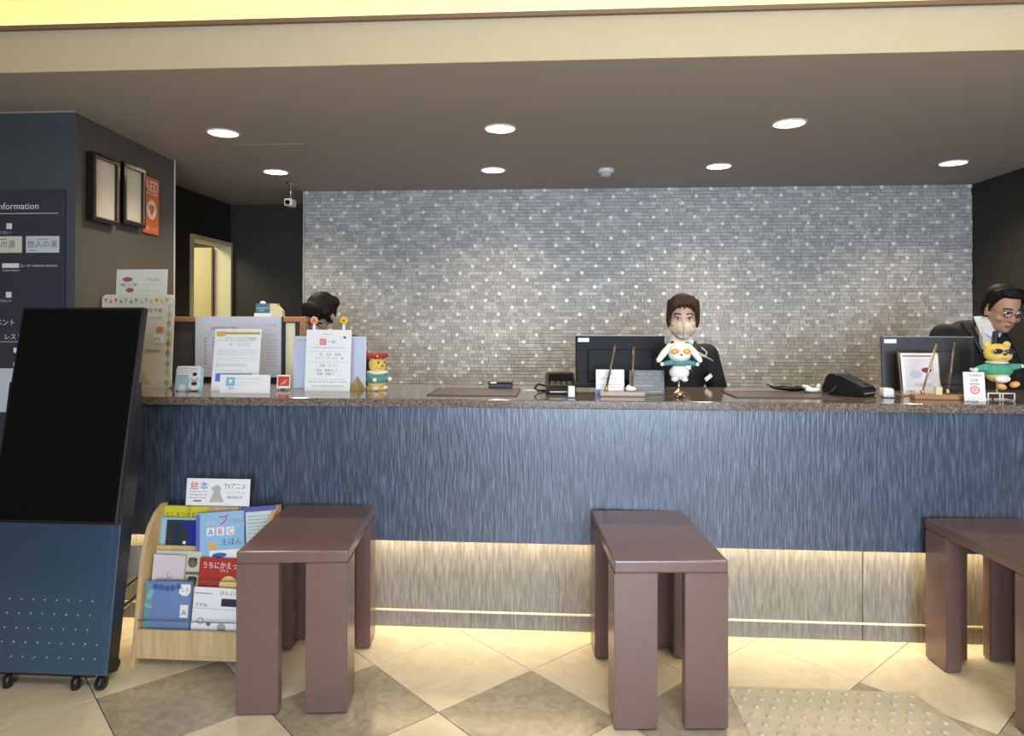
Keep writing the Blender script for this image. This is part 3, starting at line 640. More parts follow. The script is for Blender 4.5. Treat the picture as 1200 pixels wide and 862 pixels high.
prt('print', f, [M_grey, bc(205, 90, 70), bc(235, 190, 175), bc(200, 150, 140), M_lgrey], cn)
for u, c, lab in ((-.078, bc(236, 160, 125), 'orange flower clip'), (.072, bc(240, 195, 60), 'yellow flower clip')):
    bm = bmesh.new(); box(bm, u - .006, u + .006, -.004, .006, .29, .33, 0, .001); st_ = new('flower_clip', bm, M_paper, cn); st_['label'] = lab
    bm = bmesh.new()
    for k in range(7):
        a = 2*PI*k/7; ell(bm, (u + .012*math.cos(a), -.004, .345 + .012*math.sin(a)), (.0105, .005, .0105), sub=1)
    new('petals', bm, c, st_, True)
    bm = bmesh.new(); ell(bm, (u, -.009, .345), (.007, .004, .007), sub=2); new('flower_centre', bm, bc(190, 110, 50), st_, True)
bp_ = stand('blue_panel', 'pale blue upright panel behind the printed sign with flower clips', 'panel', -1.155, 3.42, -.05)
B('panel', -.188, .188, 0, .012, .0, .265, mat('pale_blue_plastic', (.55, .62, .76), .35), bp_, .003)
B('label_strip', -.17, -.11, -.0012, 0, .243, .247, M_lgrey, bp_); B('foot', -.12, .12, .01, .06, .004, .012, M_dk, bp_)
ap = stand('acrylic_screen', 'clear acrylic screen standing behind the pale blue panel', 'screen', -1.21, 3.56, 0)
B('pane', -.15, .16, 0, .003, 0, .335, M_glass, ap); B('foot', -.13, .14, -.03, .03, 0, .003, M_glass, ap)
py = stand('gold_pyramid', 'small golden paper pyramid beside the bear figure with a red garland', 'ornament', -1.002, 3.40, 0)
bm = bmesh.new(); bmesh.ops.create_cone(bm, cap_ends=True, segments=4, radius1=.042, radius2=.001, depth=.066, matrix=Matrix.Translation((0, 0, .033)) @ Matrix.Rotation(.5, 4, 'Z')); new('pyramid', bm, mat('gold_paper', (.5, .38, .14), .3, .5), py)
prt('fold_line', lambda bm: rect(bm, -.001, .001, .01, .05, 0, -.031), [M_yellow], py)

M_felt_y = mat('yellow_plush', (.78, .56, .14), .9); M_felt_g = texmat('green_cloth', [(.4, (.06, .33, .20)), (.6, (.09, .40, .26))], nscale=60, rough=.9)
M_felt_w = mat('white_plush', (.82, .82, .80), .9); M_felt_t = mat('teal_cloth', (.10, .28, .27), .9); M_felt_r = mat('red_tinsel', (.45, .02, .03), .6); M_felt_o = mat('orange_plush', (.85, .45, .13), .9)
# bear figure 1 : roly-poly with red garland, seen from its left
b1 = thing('bear_figure', 'round yellow bear figure with red garland on its head and teal jacket', 'figurine', (-.892, 3.37, ZT), (0, 0, .8))
bm = bmesh.new(); ell(bm, (0, 0, .05), (.052, .048, .052)); ell(bm, (0, 0, .125), (.043, .042, .050)); ell(bm, (-.012, -.03, .118), (.016, .02, .014)); box(bm, -.04, .04, -.035, .035, 0, .02); blob('body', bm, .004, M_felt_y, b1)
bm = bmesh.new(); ell(bm, (0, 0, .055), (.0575, .053, .036)); blob('jacket', bm, .0035, M_felt_t, b1, 2)
bm = bmesh.new(); lathe(bm, [(.0500, .083), (.053, .088), (.0500, .094)], 20); new('collar', bm, M_felt_w, b1, True)
for s in (-1, 1):
    bm = bmesh.new(); chain(bm, [((s*.05, -.005, .08), .012), ((s*.048, -.035, .058), .011)]); blob('arm', bm, .003, M_felt_t, b1)
    bm = bmesh.new(); ell(bm, (s*.043, -.045, .055), (.011, .011, .011), sub=2); new('paw', bm, M_felt_w, b1, True)
    bm = bmesh.new(); ell(bm, (s*.018, -.038, .138), (.0045, .003, .006), sub=2); new('eye', bm, M_ink, b1, True)
    bm = bmesh.new(); ell(bm, (s*.026, -.02, .012), (.018, .026, .012), sub=2); new('foot', bm, M_felt_w, b1, True)
bm = bmesh.new(); ell(bm, (-.003, -.050, .124), (.006, .004, .004), sub=2); new('nose', bm, M_ink, b1, True)
bm = bmesh.new(); rr = random.Random(5)
for k in range(90):
    a = rr.uniform(0, 2*PI); r = .040 + rr.uniform(-.006, .008); c = Vector((r*math.cos(a), r*math.sin(a), .168 + rr.uniform(-.008, .010)))
    ell(bm, c, (.008, .008, .006), sub=1)
new('garland', bm, M_felt_r, b1)

# ------------------------------------------------------------ mats, phone, terminals
for x0, x1, y0, y1, lab, sh in ((-.60, -.185, 3.135, 3.46, 'thin brown desk mat on the counter left of the small black box', .03), (.80, 1.27, 3.165, 3.44, 'thin brown desk mat on the counter right of the receptionist', 0)):
    t = thing('desk_mat', lab, 'desk mat', ((x0+x1)/2, (y0+y1)/2, ZT), (0, 0, .0), 'brown desk mats on the counter')
    w, h = (x1-x0)/2, (y1-y0)/2
    B('mat', -w, w, -h, h, .0, .003, mat('brown_leather_mat', (.12, .085, .07), .35), t, .001)
    bm = bmesh.new()
    for a in ((-w, w, -h, -h+.005), (-w, w, h-.005, h), (-w, -w+.005, -h, h), (w-.005, w, -h, h)): box(bm, *a, .0028, .0045)
    new('stitched_edge', bm, mat('dark_brown_edge', (.04, .025, .02), .5), t)
t = thing('business_card_box', 'small flat black box on the counter behind the left desk mat', 'box', (-.292, 3.53, ZT))
B('base', -.06, .06, -.03, .03, 0, .024, M_blk, t, .004); B('lid', -.062, .062, -.032, .032, .025, .034, mat('black_lid', (.02, .018, .018), .25), t, .004); B('silver_label', -.05, -.02, -.0335, -.031, .027, .032, M_steel, t)

def terminal(x, y, rz, s, label):
    t = thing('card_terminal', label, 'card reader', (x, y, ZT), (0, 0, rz), 'black card terminals')
    t.scale = (s, s, s)
    bm = bmesh.new(); prismx(bm, [(-.09, 0), (.07, 0), (.08, .02), (.055, .085), (.035, .092), (-.085, .038), (-.095, .022)], -.065, .065)
    bmesh.ops.bevel(bm, geom=bm.edges[:], offset=.005, segments=2, affect='EDGES'); bo = new('body', bm, M_blk, t)
    sl = math.atan2(.054, .12)
    sc_ = B('screen', -.055, .055, -.062, .018, 0, .003, M_blkgloss, t, .001); sc_.location = (0, -.002, .0755); sc_.rotation_euler = (sl, 0, 0)
    bm = bmesh.new()
    for r in range(3):
        for c in range(4): box(bm, -.047 + c*.025, -.028 + c*.025, -.03 + r*.014, -.02 + r*.014, 0, .003, 0)
    kp = new('keypad', bm, M_dk, t); kp.location = (0, -.062, .0515); kp.rotation_euler = (sl, 0, 0)
    B('front_trim', -.05, .05, -.0975, -.094, .012, .018, mat('grey_trim', (.25, .25, .25), .3), t)
    bm = bmesh.new(); tube(bm, [(.066, .03, .03), (.088, .035, .05), (.085, .05, .105)], .004); new('stylus_holder', bm, M_blk, t)
    bm = bmesh.new(); tube(bm, [(-.066, .02, .03), (-.10, .0, .04), (-.115, .01, .02), (-.10, .03, .008), (-.06, .07, .004)], .004); new('cable', bm, M_blk, t)
    return t
terminal(.012, 3.31, .05, 1.06, 'black card terminal with keypad, left of the black monitor')
terminal(1.36, 3.35, .75, 1.12, 'black card terminal turned sideways, left of the grey monitor')
t = thing('receipt_slip', 'white paper slip on the counter left of the first card terminal', 'paper', (-.10, 3.40, ZT + .001), (0, 0, -.3)); B('slip', -.06, .04, -.02, .02, 0, .0015, M_paper, t)
for (x, y, w, h, lab, bv) in ((.062, 3.115, .03, .052, 'small white upright block at the foot of the left card terminal', .003), (1.495, 3.25, .050, .044, 'small rounded white speaker-like cube right of the sideways terminal', .012)):
    t = thing('white_block', lab, 'block', (x, y, ZT)); B('block', -w/2, w/2, -w/2, w/2, .003, h, M_white, t, bv); B('rubber_foot', -w/3, w/3, -w/3, w/3, 0, .003, M_dk, t)
    B('blue_base_band', -w/2 + .001, w/2 - .001, -w/2 - .0005, -w/2 + .002, .004, .009, mat('pale_blue_band', (.5, .6, .8), .5), t)

def monitor(x, y, rz, label, m, w=.47):
    t = thing('monitor', label, 'monitor', (x, y, ZT), (0, 0, rz), 'computer monitors seen from behind'); h = .262
    s = bmesh.new(); box(s, -w/2, w/2, -.006, .016, 0, h, 0, .005); so_ = new('housing', s, m, t); so_.location = (0, 0, .012); so_.rotation_euler = (-.10, 0, 0)
    B('screen', -w/2 + .01, w/2 - .01, .0155, .017, .01, h - .01, M_blkgloss, so_)
    B('back_bulge', -w/2 + .06, w/2 - .06, -.016, -.005, .03, h - .07, m, so_, .006)
    b = B('asset_sticker', -w/2 + .012, -w/2 + .068, -.0072, -.006, h - .034, h - .014, M_paper, so_); 
    prt('sticker_print', lambda bm: rect(bm, -w/2 + .018, -w/2 + .06, h - .027, h - .022, 0, -.0076), [M_lgrey], b) if False else None
    B('top_edge', -w/2 + .004, w/2 - .004, -.0075, .0, h - .004, h + .0005, mat('grey_bezel', (.28, .28, .29), .4), so_)
    bm = bmesh.new(); box(bm, -.03, .03, .02, .035, .008, .15, 0, .003); new('stand_arm', bm, M_dk, t); B('stand_foot', -.11, .11, -.02, .13, 0, .008, M_dk, t, .003)
    return t
monitor(.312, 3.47, .02, 'black computer monitor seen from behind, left of the standing receptionist', mat('black_monitor', (.004, .0045, .006), .5, spec=.2), .445)
monitor(1.785, 3.45, -.10, 'grey-black computer monitor seen from behind, in front of the man', mat('grey_monitor', (.022, .023, .025), .4), .415)

# pen stands and cards
def penstand(x, y, rz, w, m, label, pens):
    t = thing('pen_stand', label, 'pen stand', (x, y, ZT), (0, 0, rz), 'pen stands on the counter')
    B('base', -w/2, w/2, -.03, .03, 0, .022, m, t, .005)
    for (u, tipx, tipz, c) in pens:
        bm = bmesh.new(); cyl(bm, (u, 0, .018), (u + .001, 0, .045), .009, .007, 14); new('pen_socket', bm, mat('brass', (.7, .5, .25), .25, 1), t, True)
        bm = bmesh.new(); cyl(bm, (u, 0, .03), (tipx, .01, tipz), .0055, .005, 12); cyl(bm, (tipx, .01, tipz), (tipx + (tipx-u)*.05, .01, tipz*1.05), .005, .002, 12); new('pen', bm, c, t, True)
    return t
M_pen = mat('bronze_pen', (.22, .14, .10), .3, .6)
penstand(.295, 3.20, 0, .205, mat('rose_wood_base', (.42, .30, .26), .35), 'pinkish pen stand with two bronze pens in front of the black monitor', ((-.072, -.03, .225, M_pen), (.045, .055, .215, M_pen)))
penstand(1.70, 3.19, -.08, .235, M_rail, 'brown wooden pen stand with two bronze pens in front of the grey monitor', ((-.075, -.015, .235, mat('copper_pen', (.6, .4, .28), .3, .6)), (.03, .062, .24, M_pen)))
t = thing('note_block', 'tiny pale yellow note block on the wooden pen stand', 'block', (1.712 - .025, 3.185, ZT + .022), (0, 0, -.08)); B('block', -.013, .013, -.01, .01, 0, .03, mat('pale_yellow_card', (.75, .66, .4), .6), t); B('cap', -.014, .014, -.011, .011, .03, .033, M_paperw, t)
t = stand('white_card_holder', 'white notice card in a holder behind the pinkish pen stand', 'card', .245, 3.25, -.12); B('card', -.066, .066, 0, .004, .005, .118, M_paper, t, .002)
prt('print', lambda bm: (text_into(bm, 'お願い', .016, -.02, .09, 0), text_into(bm, '禁煙です', .02, -.045, .066, 0), lines(bm, -.05, .05, .045, 2, .012, .003, 1, 4)), [M_lgrey, M_lgrey], t)
B('blue_corner', -.07, -.04, -.004, .004, 0, .026, M_blue, t)
t = stand('dark_notice_card', 'dark grey card with white lines of text, in front of the receptionist', 'card', .418, 3.27, -.12); B('card', -.082, .082, 0, .004, 0, .115, mat('slate_card', (.10, .095, .088), .4), t, .002)
prt('print', lambda bm: (text_into(bm, 'CHECK IN', .015, -.045, .092, 0), text_into(bm, 'チェックイン 15:00', .013, -.055, .072, 0), text_into(bm, 'Check out 10:00', .013, -.055, .053, 0), rect(bm, -.055, .03, .04, .045, 0), rect(bm, .01, .07, .012, .016, 0)), [M_lgrey], t)
t = thing('white_pebble', 'white pebble-shaped paperweight on the pinkish pen stand', 'ornament', (.335, 3.20, ZT + .022)); bm = bmesh.new(); ell(bm, (0, 0, .012), (.026, .018, .012)); ell(bm, (-.008, 0, .02), (.012, .012, .010)); blob('pebble', bm, .0025, M_felt_w, t)
bm = bmesh.new(); ell(bm, (-.012, -.011, .021), (.0016, .0016, .0016), sub=1); new('eye', bm, M_ink, t)
# document frame
t = stand('document_frame', 'silver framed printed sheet leaning in front of the grey monitor', 'picture frame', 1.69, 3.325, -.16, .04)
bm = bmesh.new()
for a in ((-.092, .092, 0, .006), (-.092, .092, .20, .206), (-.092, -.086, .006, .2), (.086, .092, .006, .2)): box(bm, a[0], a[1], -.003, .008, a[2], a[3])
new('frame', bm, M_chrome, t); d = B('document', -.086, .086, 0, .005, .006, .2, M_paper, t)
prt('print', lambda bm: (rect(bm, -.075, .06, .182, .19, 0), rect(bm, -.07, .065, .04, .175, 1), disc(bm, .03, .12, .012, 2, -.0012, ru=2), text_into(bm, 'ご朝食', .014, -.07, .015, 3), disc(bm, -.02, .1, .018, 4, -.001, ru=1.5), rect(bm, -.03, .05, .045, .06, 4, -.0011)), [bc(190, 130, 130), bc(226, 222, 226), bc(130, 70, 60), M_grey, bc(205, 200, 212)], d)
# thin card
t = stand('standing_info_card', 'narrow white card with a red stamp at the counter edge by the sunglasses bear', 'card', 1.80, 3.105, -.10, -.02); B('card', -.044, .044, 0, .006, 0, .128, M_paper, t, .002)
prt('print', lambda bm: (text_into(bm, 'ご利用案内', .013, -.033, .108, 0), text_into(bm, '浴場', .016, -.016, .086, 0), rect(bm, -.02, .02, .074, .078, 0), disc(bm, 0, .05, .018, 1, ru=1.1), disc(bm, 0, .05, .014, 2, -.0011, ru=1.1), text_into(bm, '2F', .016, -.01, .044, 1, -.0014), lines(bm, -.03, .03, .018, 2, .008, .0015, 3, 7)), [M_grey, bc(210, 110, 100), bc(240, 200, 195), M_lgrey], t)
B('clear_foot', -.04, -.0, -.02, .02, 0, .005, M_glass, t)
# black coin tray and tissue
t = thing('coin_tray', 'shallow black boat-shaped tray left of the sideways terminal', 'tray', (1.17, 3.50, ZT), (0, 0, .05))
bm = bmesh.new(); ell(bm, (0, 0, .022), (.12, .05, .022), sub=3)
bmesh.ops.bisect_plane(bm, geom=bm.verts[:]+bm.edges[:]+bm.faces[:], plane_co=(0, 0, .022), plane_no=(0, 0, 1), clear_outer=True); bmesh.ops.translate(bm, vec=(0, 0, 0), verts=bm.verts)
bmesh.ops.solidify(bm, geom=bm.faces[:], thickness=.003); new('dish', bm, M_blk, t, True)
bm = bmesh.new(); chain(bm, [((-.11, 0, .022), .006), ((-.14, 0, .034), .002)]); new('tip', bm, M_blk, t, True)
t = thing('crumpled_tissue', 'crumpled white tissue between the black tray and sideways terminal', 'tissue', (1.225, 3.40, ZT + .004), (0, 0, .3)); bm = bmesh.new(); ell(bm, (0, 0, .012), (.045, .02, .012)); ell(bm, (-.02, .02, .022), (.04, .02, .010), (0, .3, .4)); blob('tissue', bm, .003, M_felt_w, t, 2)
bm = bmesh.new(); ell(bm, (.03, .0, .03), (.012, .01, .012)); blob('fold', bm, .003, M_felt_w, t, 2)

# dolls
def doll_stand(t, z, m):
    bm = bmesh.new(); cyl(bm, (0, .01, .01), (0, .01, z), .005, .004, 12); new('post', bm, m, t, True)
# white long-eared doll on little brass stand
rb = thing('rabbit_doll', 'white long-eared plush doll with orange sunglasses on a brass stand', 'plush toy', (.548, 3.16, ZT))
bm = bmesh.new(); lathe(bm, [(.028, .012), (.03, .016), (.022, .026), (.008, .034), (.004, .045)], 24); 
for a in (0, 2.1, 4.2): cyl(bm, (.022*math.cos(a), .022*math.sin(a), 0), (.022*math.cos(a), .022*math.sin(a), .014), .004, .004, 8)
new('brass_base', bm, mat('polished_brass', (.75, .55, .35), .2, 1), rb, True); doll_stand(rb, .09, M_chrome)
DZ = .083
bm = bmesh.new()
ell(bm, (.0, -.005, DZ + .125), (.052, .042, .047)); ell(bm, (0, -.01, DZ + .108), (.05, .040, .030)); ell(bm, (0, 0, DZ + .03), (.045, .036, .034)); ell(bm, (0, 0, DZ + .065), (.03, .026, .03))
blob('body', bm, .0035, M_felt_w, rb)
for s in (-1, 1):
    bm = bmesh.new(); chain(bm, [((s*.042, 0, DZ + .15), .014), ((s*.07, 0, DZ + .115), .016), ((s*.092, 0, DZ + .085), .012)]); blob('ear', bm, .003, M_felt_w, rb)
    bm = bmesh.new(); chain(bm, [((s*.025, -.005, DZ + .078), .015), ((s*.068, -.01, DZ + .07), .010)]); blob('sleeve', bm, .003, M_felt_t, rb)
    bm = bmesh.new(); ell(bm, (s*.078, -.012, DZ + .068), (.010, .009, .009), sub=2); new('paw', bm, M_felt_w, rb, True)
    bm = bmesh.new(); ell(bm, (s*.026, -.046, DZ + .127), (.018, .005, .012), (0, s*.1, 0), sub=2); new('sunglass_lens', bm, mat('orange_lens', (.9, .33, .02), .25), rb, True)
    bm = bmesh.new(); ell(bm, (s*.022, -.01, DZ + .0), (.016, .02, .012), sub=2); new('foot', bm, M_felt_w, rb, True)
bm = bmesh.new(); ell(bm, (0, -.002, DZ + .072), (.036, .032, .020)); blob('jacket', bm, .003, M_felt_t, rb)
bm = bmesh.new(); ell(bm, (0, -.052, DZ + .112), (.006, .004, .004), sub=2); new('nose', bm, M_ink, rb, True)
bm = bmesh.new(); tube(bm, [(-.008, -.051, DZ + .128), (.008, -.051, DZ + .128)], .0015); new('sunglass_bridge', bm, M_yellow, rb)
# yellow bear with sunglasses on white wire stand
yb = thing('bear_doll', 'yellow plush bear with dark sunglasses and green jacket on a white wire stand', 'plush toy', (1.925, 3.165, ZT))
bm = bmesh.new()
for s in (-1, 1): tube(bm, [(s*.006, -.03, .002), (s*.006, -.03, .034), (s*.055, -.03, .034), (s*.055, -.03, .002)], .003); tube(bm, [(s*.055, -.03, .003), (s*.055, .03, .003), (s*.006, .03, .003)], .003)
tube(bm, [(0, -.03, .034), (0, .0, .034), (0, 0, .1)], .003); new('wire_stand', bm, M_white, yb, True)
BZ = .055
bm = bmesh.new(); ell(bm, (0, -.005, BZ + .155), (.055, .045, .040)); ell(bm, (0, -.01, BZ + .142), (.055, .045, .03)); ell(bm, (0, 0, BZ + .07), (.052, .042, .045))
for s in (-1, 1): ell(bm, (s*.042, 0, BZ + .19), (.016, .012, .016))
blob('body', bm, .0035, M_felt_y, yb)
bm = bmesh.new(); ell(bm, (0, 0, BZ + .078), (.063, .048, .034)); blob('jacket', bm, .003, M_felt_g, yb)
bm = bmesh.new(); ell(bm, (.004, -.03, BZ + .042), (.034, .02, .018)); blob('tummy', bm, .003, M_felt_w, yb)
bm = bmesh.new(); lathe(bm, [(.036, BZ + .106), (.046, BZ + .112), (.036, BZ + .119)], 24); new('collar', bm, M_paperw, yb, True)
for s in (-1, 1):
    bm = bmesh.new(); chain(bm, [((s*.045, -.005, BZ + .09), .018), ((s*.085, -.012, BZ + .085 + (.012 if s > 0 else 0)), .012)]); blob('sleeve', bm, .003, M_felt_g, yb)
    bm = bmesh.new(); ell(bm, (s*.096, -.014, BZ + .083 + (.014 if s > 0 else -.002)), (.009, .009, .009), sub=2); new('paw', bm, M_felt_w, yb, True)
    bm = bmesh.new(); ell(bm, (s*.026, -.052, BZ + .162), (.021, .005, .012), (0, s*.06, 0), sub=2); new('sunglass_lens', bm, mat('dark_lens', (.02, .03, .06), .12, coat=1), yb, True)
    bm = bmesh.new(); ell(bm, ((.055 if s > 0 else .0), -.03, BZ + (.018 if s > 0 else .008)), (.021, .02, .014), (0, -s*.3, 0), sub=2); new('foot', bm, M_felt_o, yb, True)
bm = bmesh.new(); tube(bm, [(-.01, -.053, BZ + .165), (.01, -.053, BZ + .165)], .002); new('sunglass_bridge', bm, M_ink, yb)
bm = bmesh.new(); ell(bm, (0, -.057, BZ + .150), (.009, .006, .0055), sub=2); new('nose', bm, M_ink, yb, True)
bm = bmesh.new(); tube(bm, [(-.014, -.054, BZ + .135), (-.005, -.0565, BZ + .131), (.005, -.0565, BZ + .131), (.014, -.054, BZ + .135)], .001); new('mouth', bm, bc(150, 90, 40), yb)
bm = bmesh.new(); cyl(bm, (-.122, -.02, BZ + .085), (-.075, -.02, BZ + .052), .007, .007, 8); new('scroll', bm, M_paperw, yb)

# ------------------------------------------------------------ people
def T(loc, rx=0, ry=0, rz=0): return Matrix.Translation(loc) @ Euler((rx, ry, rz), 'ZYX').to_matrix().to_4x4()
def head_shape(bm, X, w=1.0):
    """head in its own frame: origin at head centre (eye height), faces -y"""
    b = bmesh.new()
    ell(b, (0, .012, .035), (.074*w, .092, .088)); ell(b, (0, -.008, -.01), (.068*w, .080, .085)); ell(b, (0, -.022, -.062), (.052*w, .058, .055)); ell(b, (0, -.045, -.092), (.028*w, .034, .022))
    chain(b, [((0, -.082, .002), .008), ((0, -.097, -.028), .0115), ((0, -.094, -.036), .012)]); ell(b, (-.012, -.087, -.035), (.008, .009, .007), sub=2); ell(b, (.012, -.087, -.035), (.008, .009, .007), sub=2)
    ell(b, (0, -.074, .022), (.05*w, .014, .010), sub=2); ell(b, (0, -.082, -.064), (.022, .008, .008), sub=2)
    for s in (-1, 1): ell(b, (s*.076*w, .012, -.012), (.010, .020, .032), (0, 0, s*.3), sub=2); ell(b, (s*.045*w, -.055, -.03), (.022, .022, .022), sub=2)
    bmesh.ops.transform(b, matrix=X, verts=b.verts[:]); me = bpy.data.meshes.new('t'); b.to_mesh(me); b.free(); bm.from_mesh(me); bpy.data.meshes.remove(me)
def hand(bm, wrist, d, up):
    d = Vector(d).normalized(); up = Vector(up).normalized(); sd_ = d.cross(up)
    w = Vector(wrist); 
    for k in range(4):
        a = w + sd_*(-.027 + .018*k); chain(bm, [(w, .018), (a + d*.08, .0105)])
    for k, ln in enumerate((.062, .075, .07, .052)):
        a = w + d*.08 + sd_*(-.03 + .020*k); chain(bm, [(a, .0095), (a + d*ln*.45 - up*.006, .0088), (a + d*ln*.8 - up*.02, .0082), (a + d*ln*.95 - up*.034, .0075)])
    a = w - sd_*.028 + d*.025; chain(bm, [(a, .012), (a - sd_*.022 + d*.03, .0105), (a - sd_*.026 + d*.055, .009)])
def person(label, loc, rz, waist, chest, neck, hc, hrot, elbows, wrists, skinm, sw=.165):
    t = thing('person', label, 'person', loc, (0, 0, rz))
    waist, chest, neck = Vector(waist), Vector(chest), Vector(neck); X = T(hc, *hrot)
    sh = [chest + Vector((s*sw, .0, .045)) for s in (-1, 1)]
    hips = Vector((waist.x*.3, .02, .86))
    bm = bmesh.new(); head_shape(bm, X)
    hv = X @ Vector((0, .025, -.07)); chain(bm, [(hv, .052), (neck, .047), (chest + Vector((0, -.01, -.03)), .06)])
    ell(bm, chest + Vector((0, 0, -.03)), (.125, .085, .10)); chain(bm, [(chest, .09), (waist, .095), (hips, .11)])
    for i, s in enumerate((-1, 1)):
        chain(bm, [(sh[i], .048), (elbows[i], .036), (wrists[i], .025)])
        d = Vector(wrists[i]) - Vector(elbows[i]); hand(bm, wrists[i], d, (0, -.3, 1))
        chain(bm, [(hips + Vector((s*.08, 0, 0)), .085), ((s*.09, .0, .46), .056), ((s*.09, .02, .08), .036), ((s*.09, -.10, .035), .03)])
    blob('body', bm, .0065, skinm, t, 3)
    # jacket and trousers
    bm = bmesh.new(); ell(bm, chest + Vector((0, 0, -.01)), (sw, .118, .14)); ell(bm, chest + Vector((0, .015, .055)), (sw + .01, .078, .055)); chain(bm, [(chest, .115), (waist, .125), (hips, .145)])
    chain(bm, [(chest + Vector((0, .05, .05)), .08), (neck + Vector((0, .034, -.012)), .052)])
    for i in (0, 1): chain(bm, [(chest + Vector(((-.1, .1)[i], 0, .045)), .06), (sh[i], .062), (elbows[i], .052), (Vector(elbows[i]).lerp(Vector(wrists[i]), .93), .038)])
    blob('jacket', bm, .009, M_suit, t, 6)
    bm = bmesh.new()
    for s in (-1, 1): chain(bm, [(hips + Vector((s*.08, 0, -.02)), .10), ((s*.09, .0, .46), .075), ((s*.09, .02, .09), .06)])
    blob('trousers', bm, .012, M_suit, t, 4)
    for s in (-1, 1):
        bm = bmesh.new(); chain(bm, [((s*.09, .03, .045), .044), ((s*.09, -.1, .036), .035), ((s*.09, -.15, .03), .028)]); blob('shoe', bm, .008, M_blk, t, 3)
    return t, X, chest, neck
def eyes(t, X, dark=M_ink, lids=None):
    for s in (-1, 1):
        bm = bmesh.new(); ell(bm, (s*.031, -.0785, .004), (.0135, .008, .0058), sub=2); bmesh.ops.transform(bm, matrix=X, verts=bm.verts[:]); ew = new('eye', bm, mat('eye_white', (.75, .7, .66), .3), t, True)
        bm = bmesh.new(); ell(bm, (s*.031, -.0845, .004), (.0058, .003, .0056), sub=2); bmesh.ops.transform(bm, matrix=X, verts=bm.verts[:]); new('iris', bm, dark, ew, True)
        bm = bmesh.new(); tube(bm, [X @ Vector((s*.048, -.073, .012)), X @ Vector((s*.031, -.0865, .0115)), X @ Vector((s*.015, -.084, .006))], .0018, 6); new('eyelid', bm, M_hairb, t)
        bm = bmesh.new(); tube(bm, [X @ Vector((s*.052, -.075, .026)), X @ Vector((s*.036, -.089, .032)), X @ Vector((s*.014, -.091, .028))], .0032, 6); new('eyebrow', bm, M_hair, t, True)
    return
def lips(t, X):
    bm = bmesh.new(); tube(bm, [X @ Vector((-.022, -.084, -.062)), X @ Vector((0, -.0925, -.063)), X @ Vector((.022, -.084, -.062))], .0042, 8); new('mouth', bm, mat('lips', (.38, .14, .11), .5), t, True)
def shirtfront(t, chest, neck, X):
    n = Vector(neck); c = Vector(chest); ax = (X @ Vector((0, .02, -.09)) - n).normalized()
    bm = bmesh.new(); lathe(bm, [(.074, -.05), (.062, .0), (.057, .022), (.055, .024)], 28)
    bmesh.ops.transform(bm, matrix=Matrix.Translation(n + ax*.012) @ ax.to_track_quat('Z', 'Y').to_matrix().to_4x4(), verts=bm.verts[:])
    f0 = n + Vector((0, -.052, .0))
    for s in (-1, 1):
        pts = [f0 + Vector((s*.003, -.006, -.012)), f0 + Vector((s*.045, .012, .012)), f0 + Vector((s*.05, .0, -.03)), f0 + Vector((s*.022, -.022, -.055))]
        va = [bm.verts.new(p) for p in pts]; vb = [bm.verts.new(p + Vector((0, .012, 0))) for p in pts]; bm.faces.new(va); bm.faces.new(vb[::-1])
        for k in range(4): bm.faces.new((va[k], vb[k], vb[(k+1) % 4], va[(k+1) % 4]))
    tri = [n + Vector((-.058, -.052, .0)), n + Vector((.058, -.052, .0)), c + Vector((.014, -.142, -.03)), c + Vector((-.014, -.142, -.03))]
    va = [bm.verts.new(p) for p in tri]; vb = [bm.verts.new(p + Vector((0, .03, 0))) for p in tri]; bm.faces.new(va); bm.faces.new(vb[::-1])
    for k in range(4): bm.faces.new((va[k], vb[k], vb[(k+1) % 4], va[(k+1) % 4]))
    bmesh.ops.recalc_face_normals(bm, faces=bm.faces[:])
    new('shirt', bm, M_shirt, t)
def lapels(t, chest):
    for s in (-1, 1):
        bm = bmesh.new(); c = Vector(chest); chain(bm, [(c + Vector((s*.062, -.045, .11)), .011), (c + Vector((s*.052, -.103, .05)), .013), (c + Vector((s*.018, -.132, -.05)), .009)], 8); blob('lapel', bm, .004, mat('lapel_cloth', (.016, .016, .018), .6), t, 2)

# standing receptionist behind the black monitor
t, X, ch, nk = person('woman receptionist with brown bob, cream face mask and black jacket standing behind the counter', (.690, 3.90, 0), .06,
    (0, .02, .98), (0, 0, 1.165), (0, .01, 1.285), (0, -.02, 1.408), (.06, 0, -.17), [(-.225, .02, .95), (.225, .02, .95)], [(-.09, -.12, .84), (.09, -.12, .86)], M_skinw, .142)
eyes(t, X); shirtfront(t, ch, nk, X); lapels(t, ch)
bm = bmesh.new()
ell(bm, (0, .022, .058), (.084, .096, .084)); ell(bm, (0, .045, -.0), (.080, .070, .085))
for s in (-1, 1):
    chain(bm, [((s*.062, -.03, .088), .026), ((s*.075, -.028, .04), .016), ((s*.080, -.015, -.01), .012), ((s*.077, -.005, -.045), .007)])
    chain(bm, [((s*.04, -.045, .108), .024), ((s*.058, -.066, .075), .013), ((s*.067, -.06, .03), .008)])
for u in (-.05, -.034, -.016, .004, .024, .044): chain(bm, [((u*.7, -.042, .114), .02), ((u*.95, -.080, .086), .008), ((u*1.12, -.090, .052 + (u*37 % 1)*.012), .0035)])
blob('hair', bm, .0045, M_hair, t, 3, X)
bm = bmesh.new(); ell(bm, (0, -.024, -.048), (.070, .070, .058)); ell(bm, (0, -.055, -.045), (.048, .050, .050)); ell(bm, (0, -.05, -.092), (.036, .038, .022)); chain(bm, [((0, -.094, -.012), .009), ((0, -.102, -.04), .008)])
mk = blob('face_mask', bm, .0035, M_mask, t, 2, X)
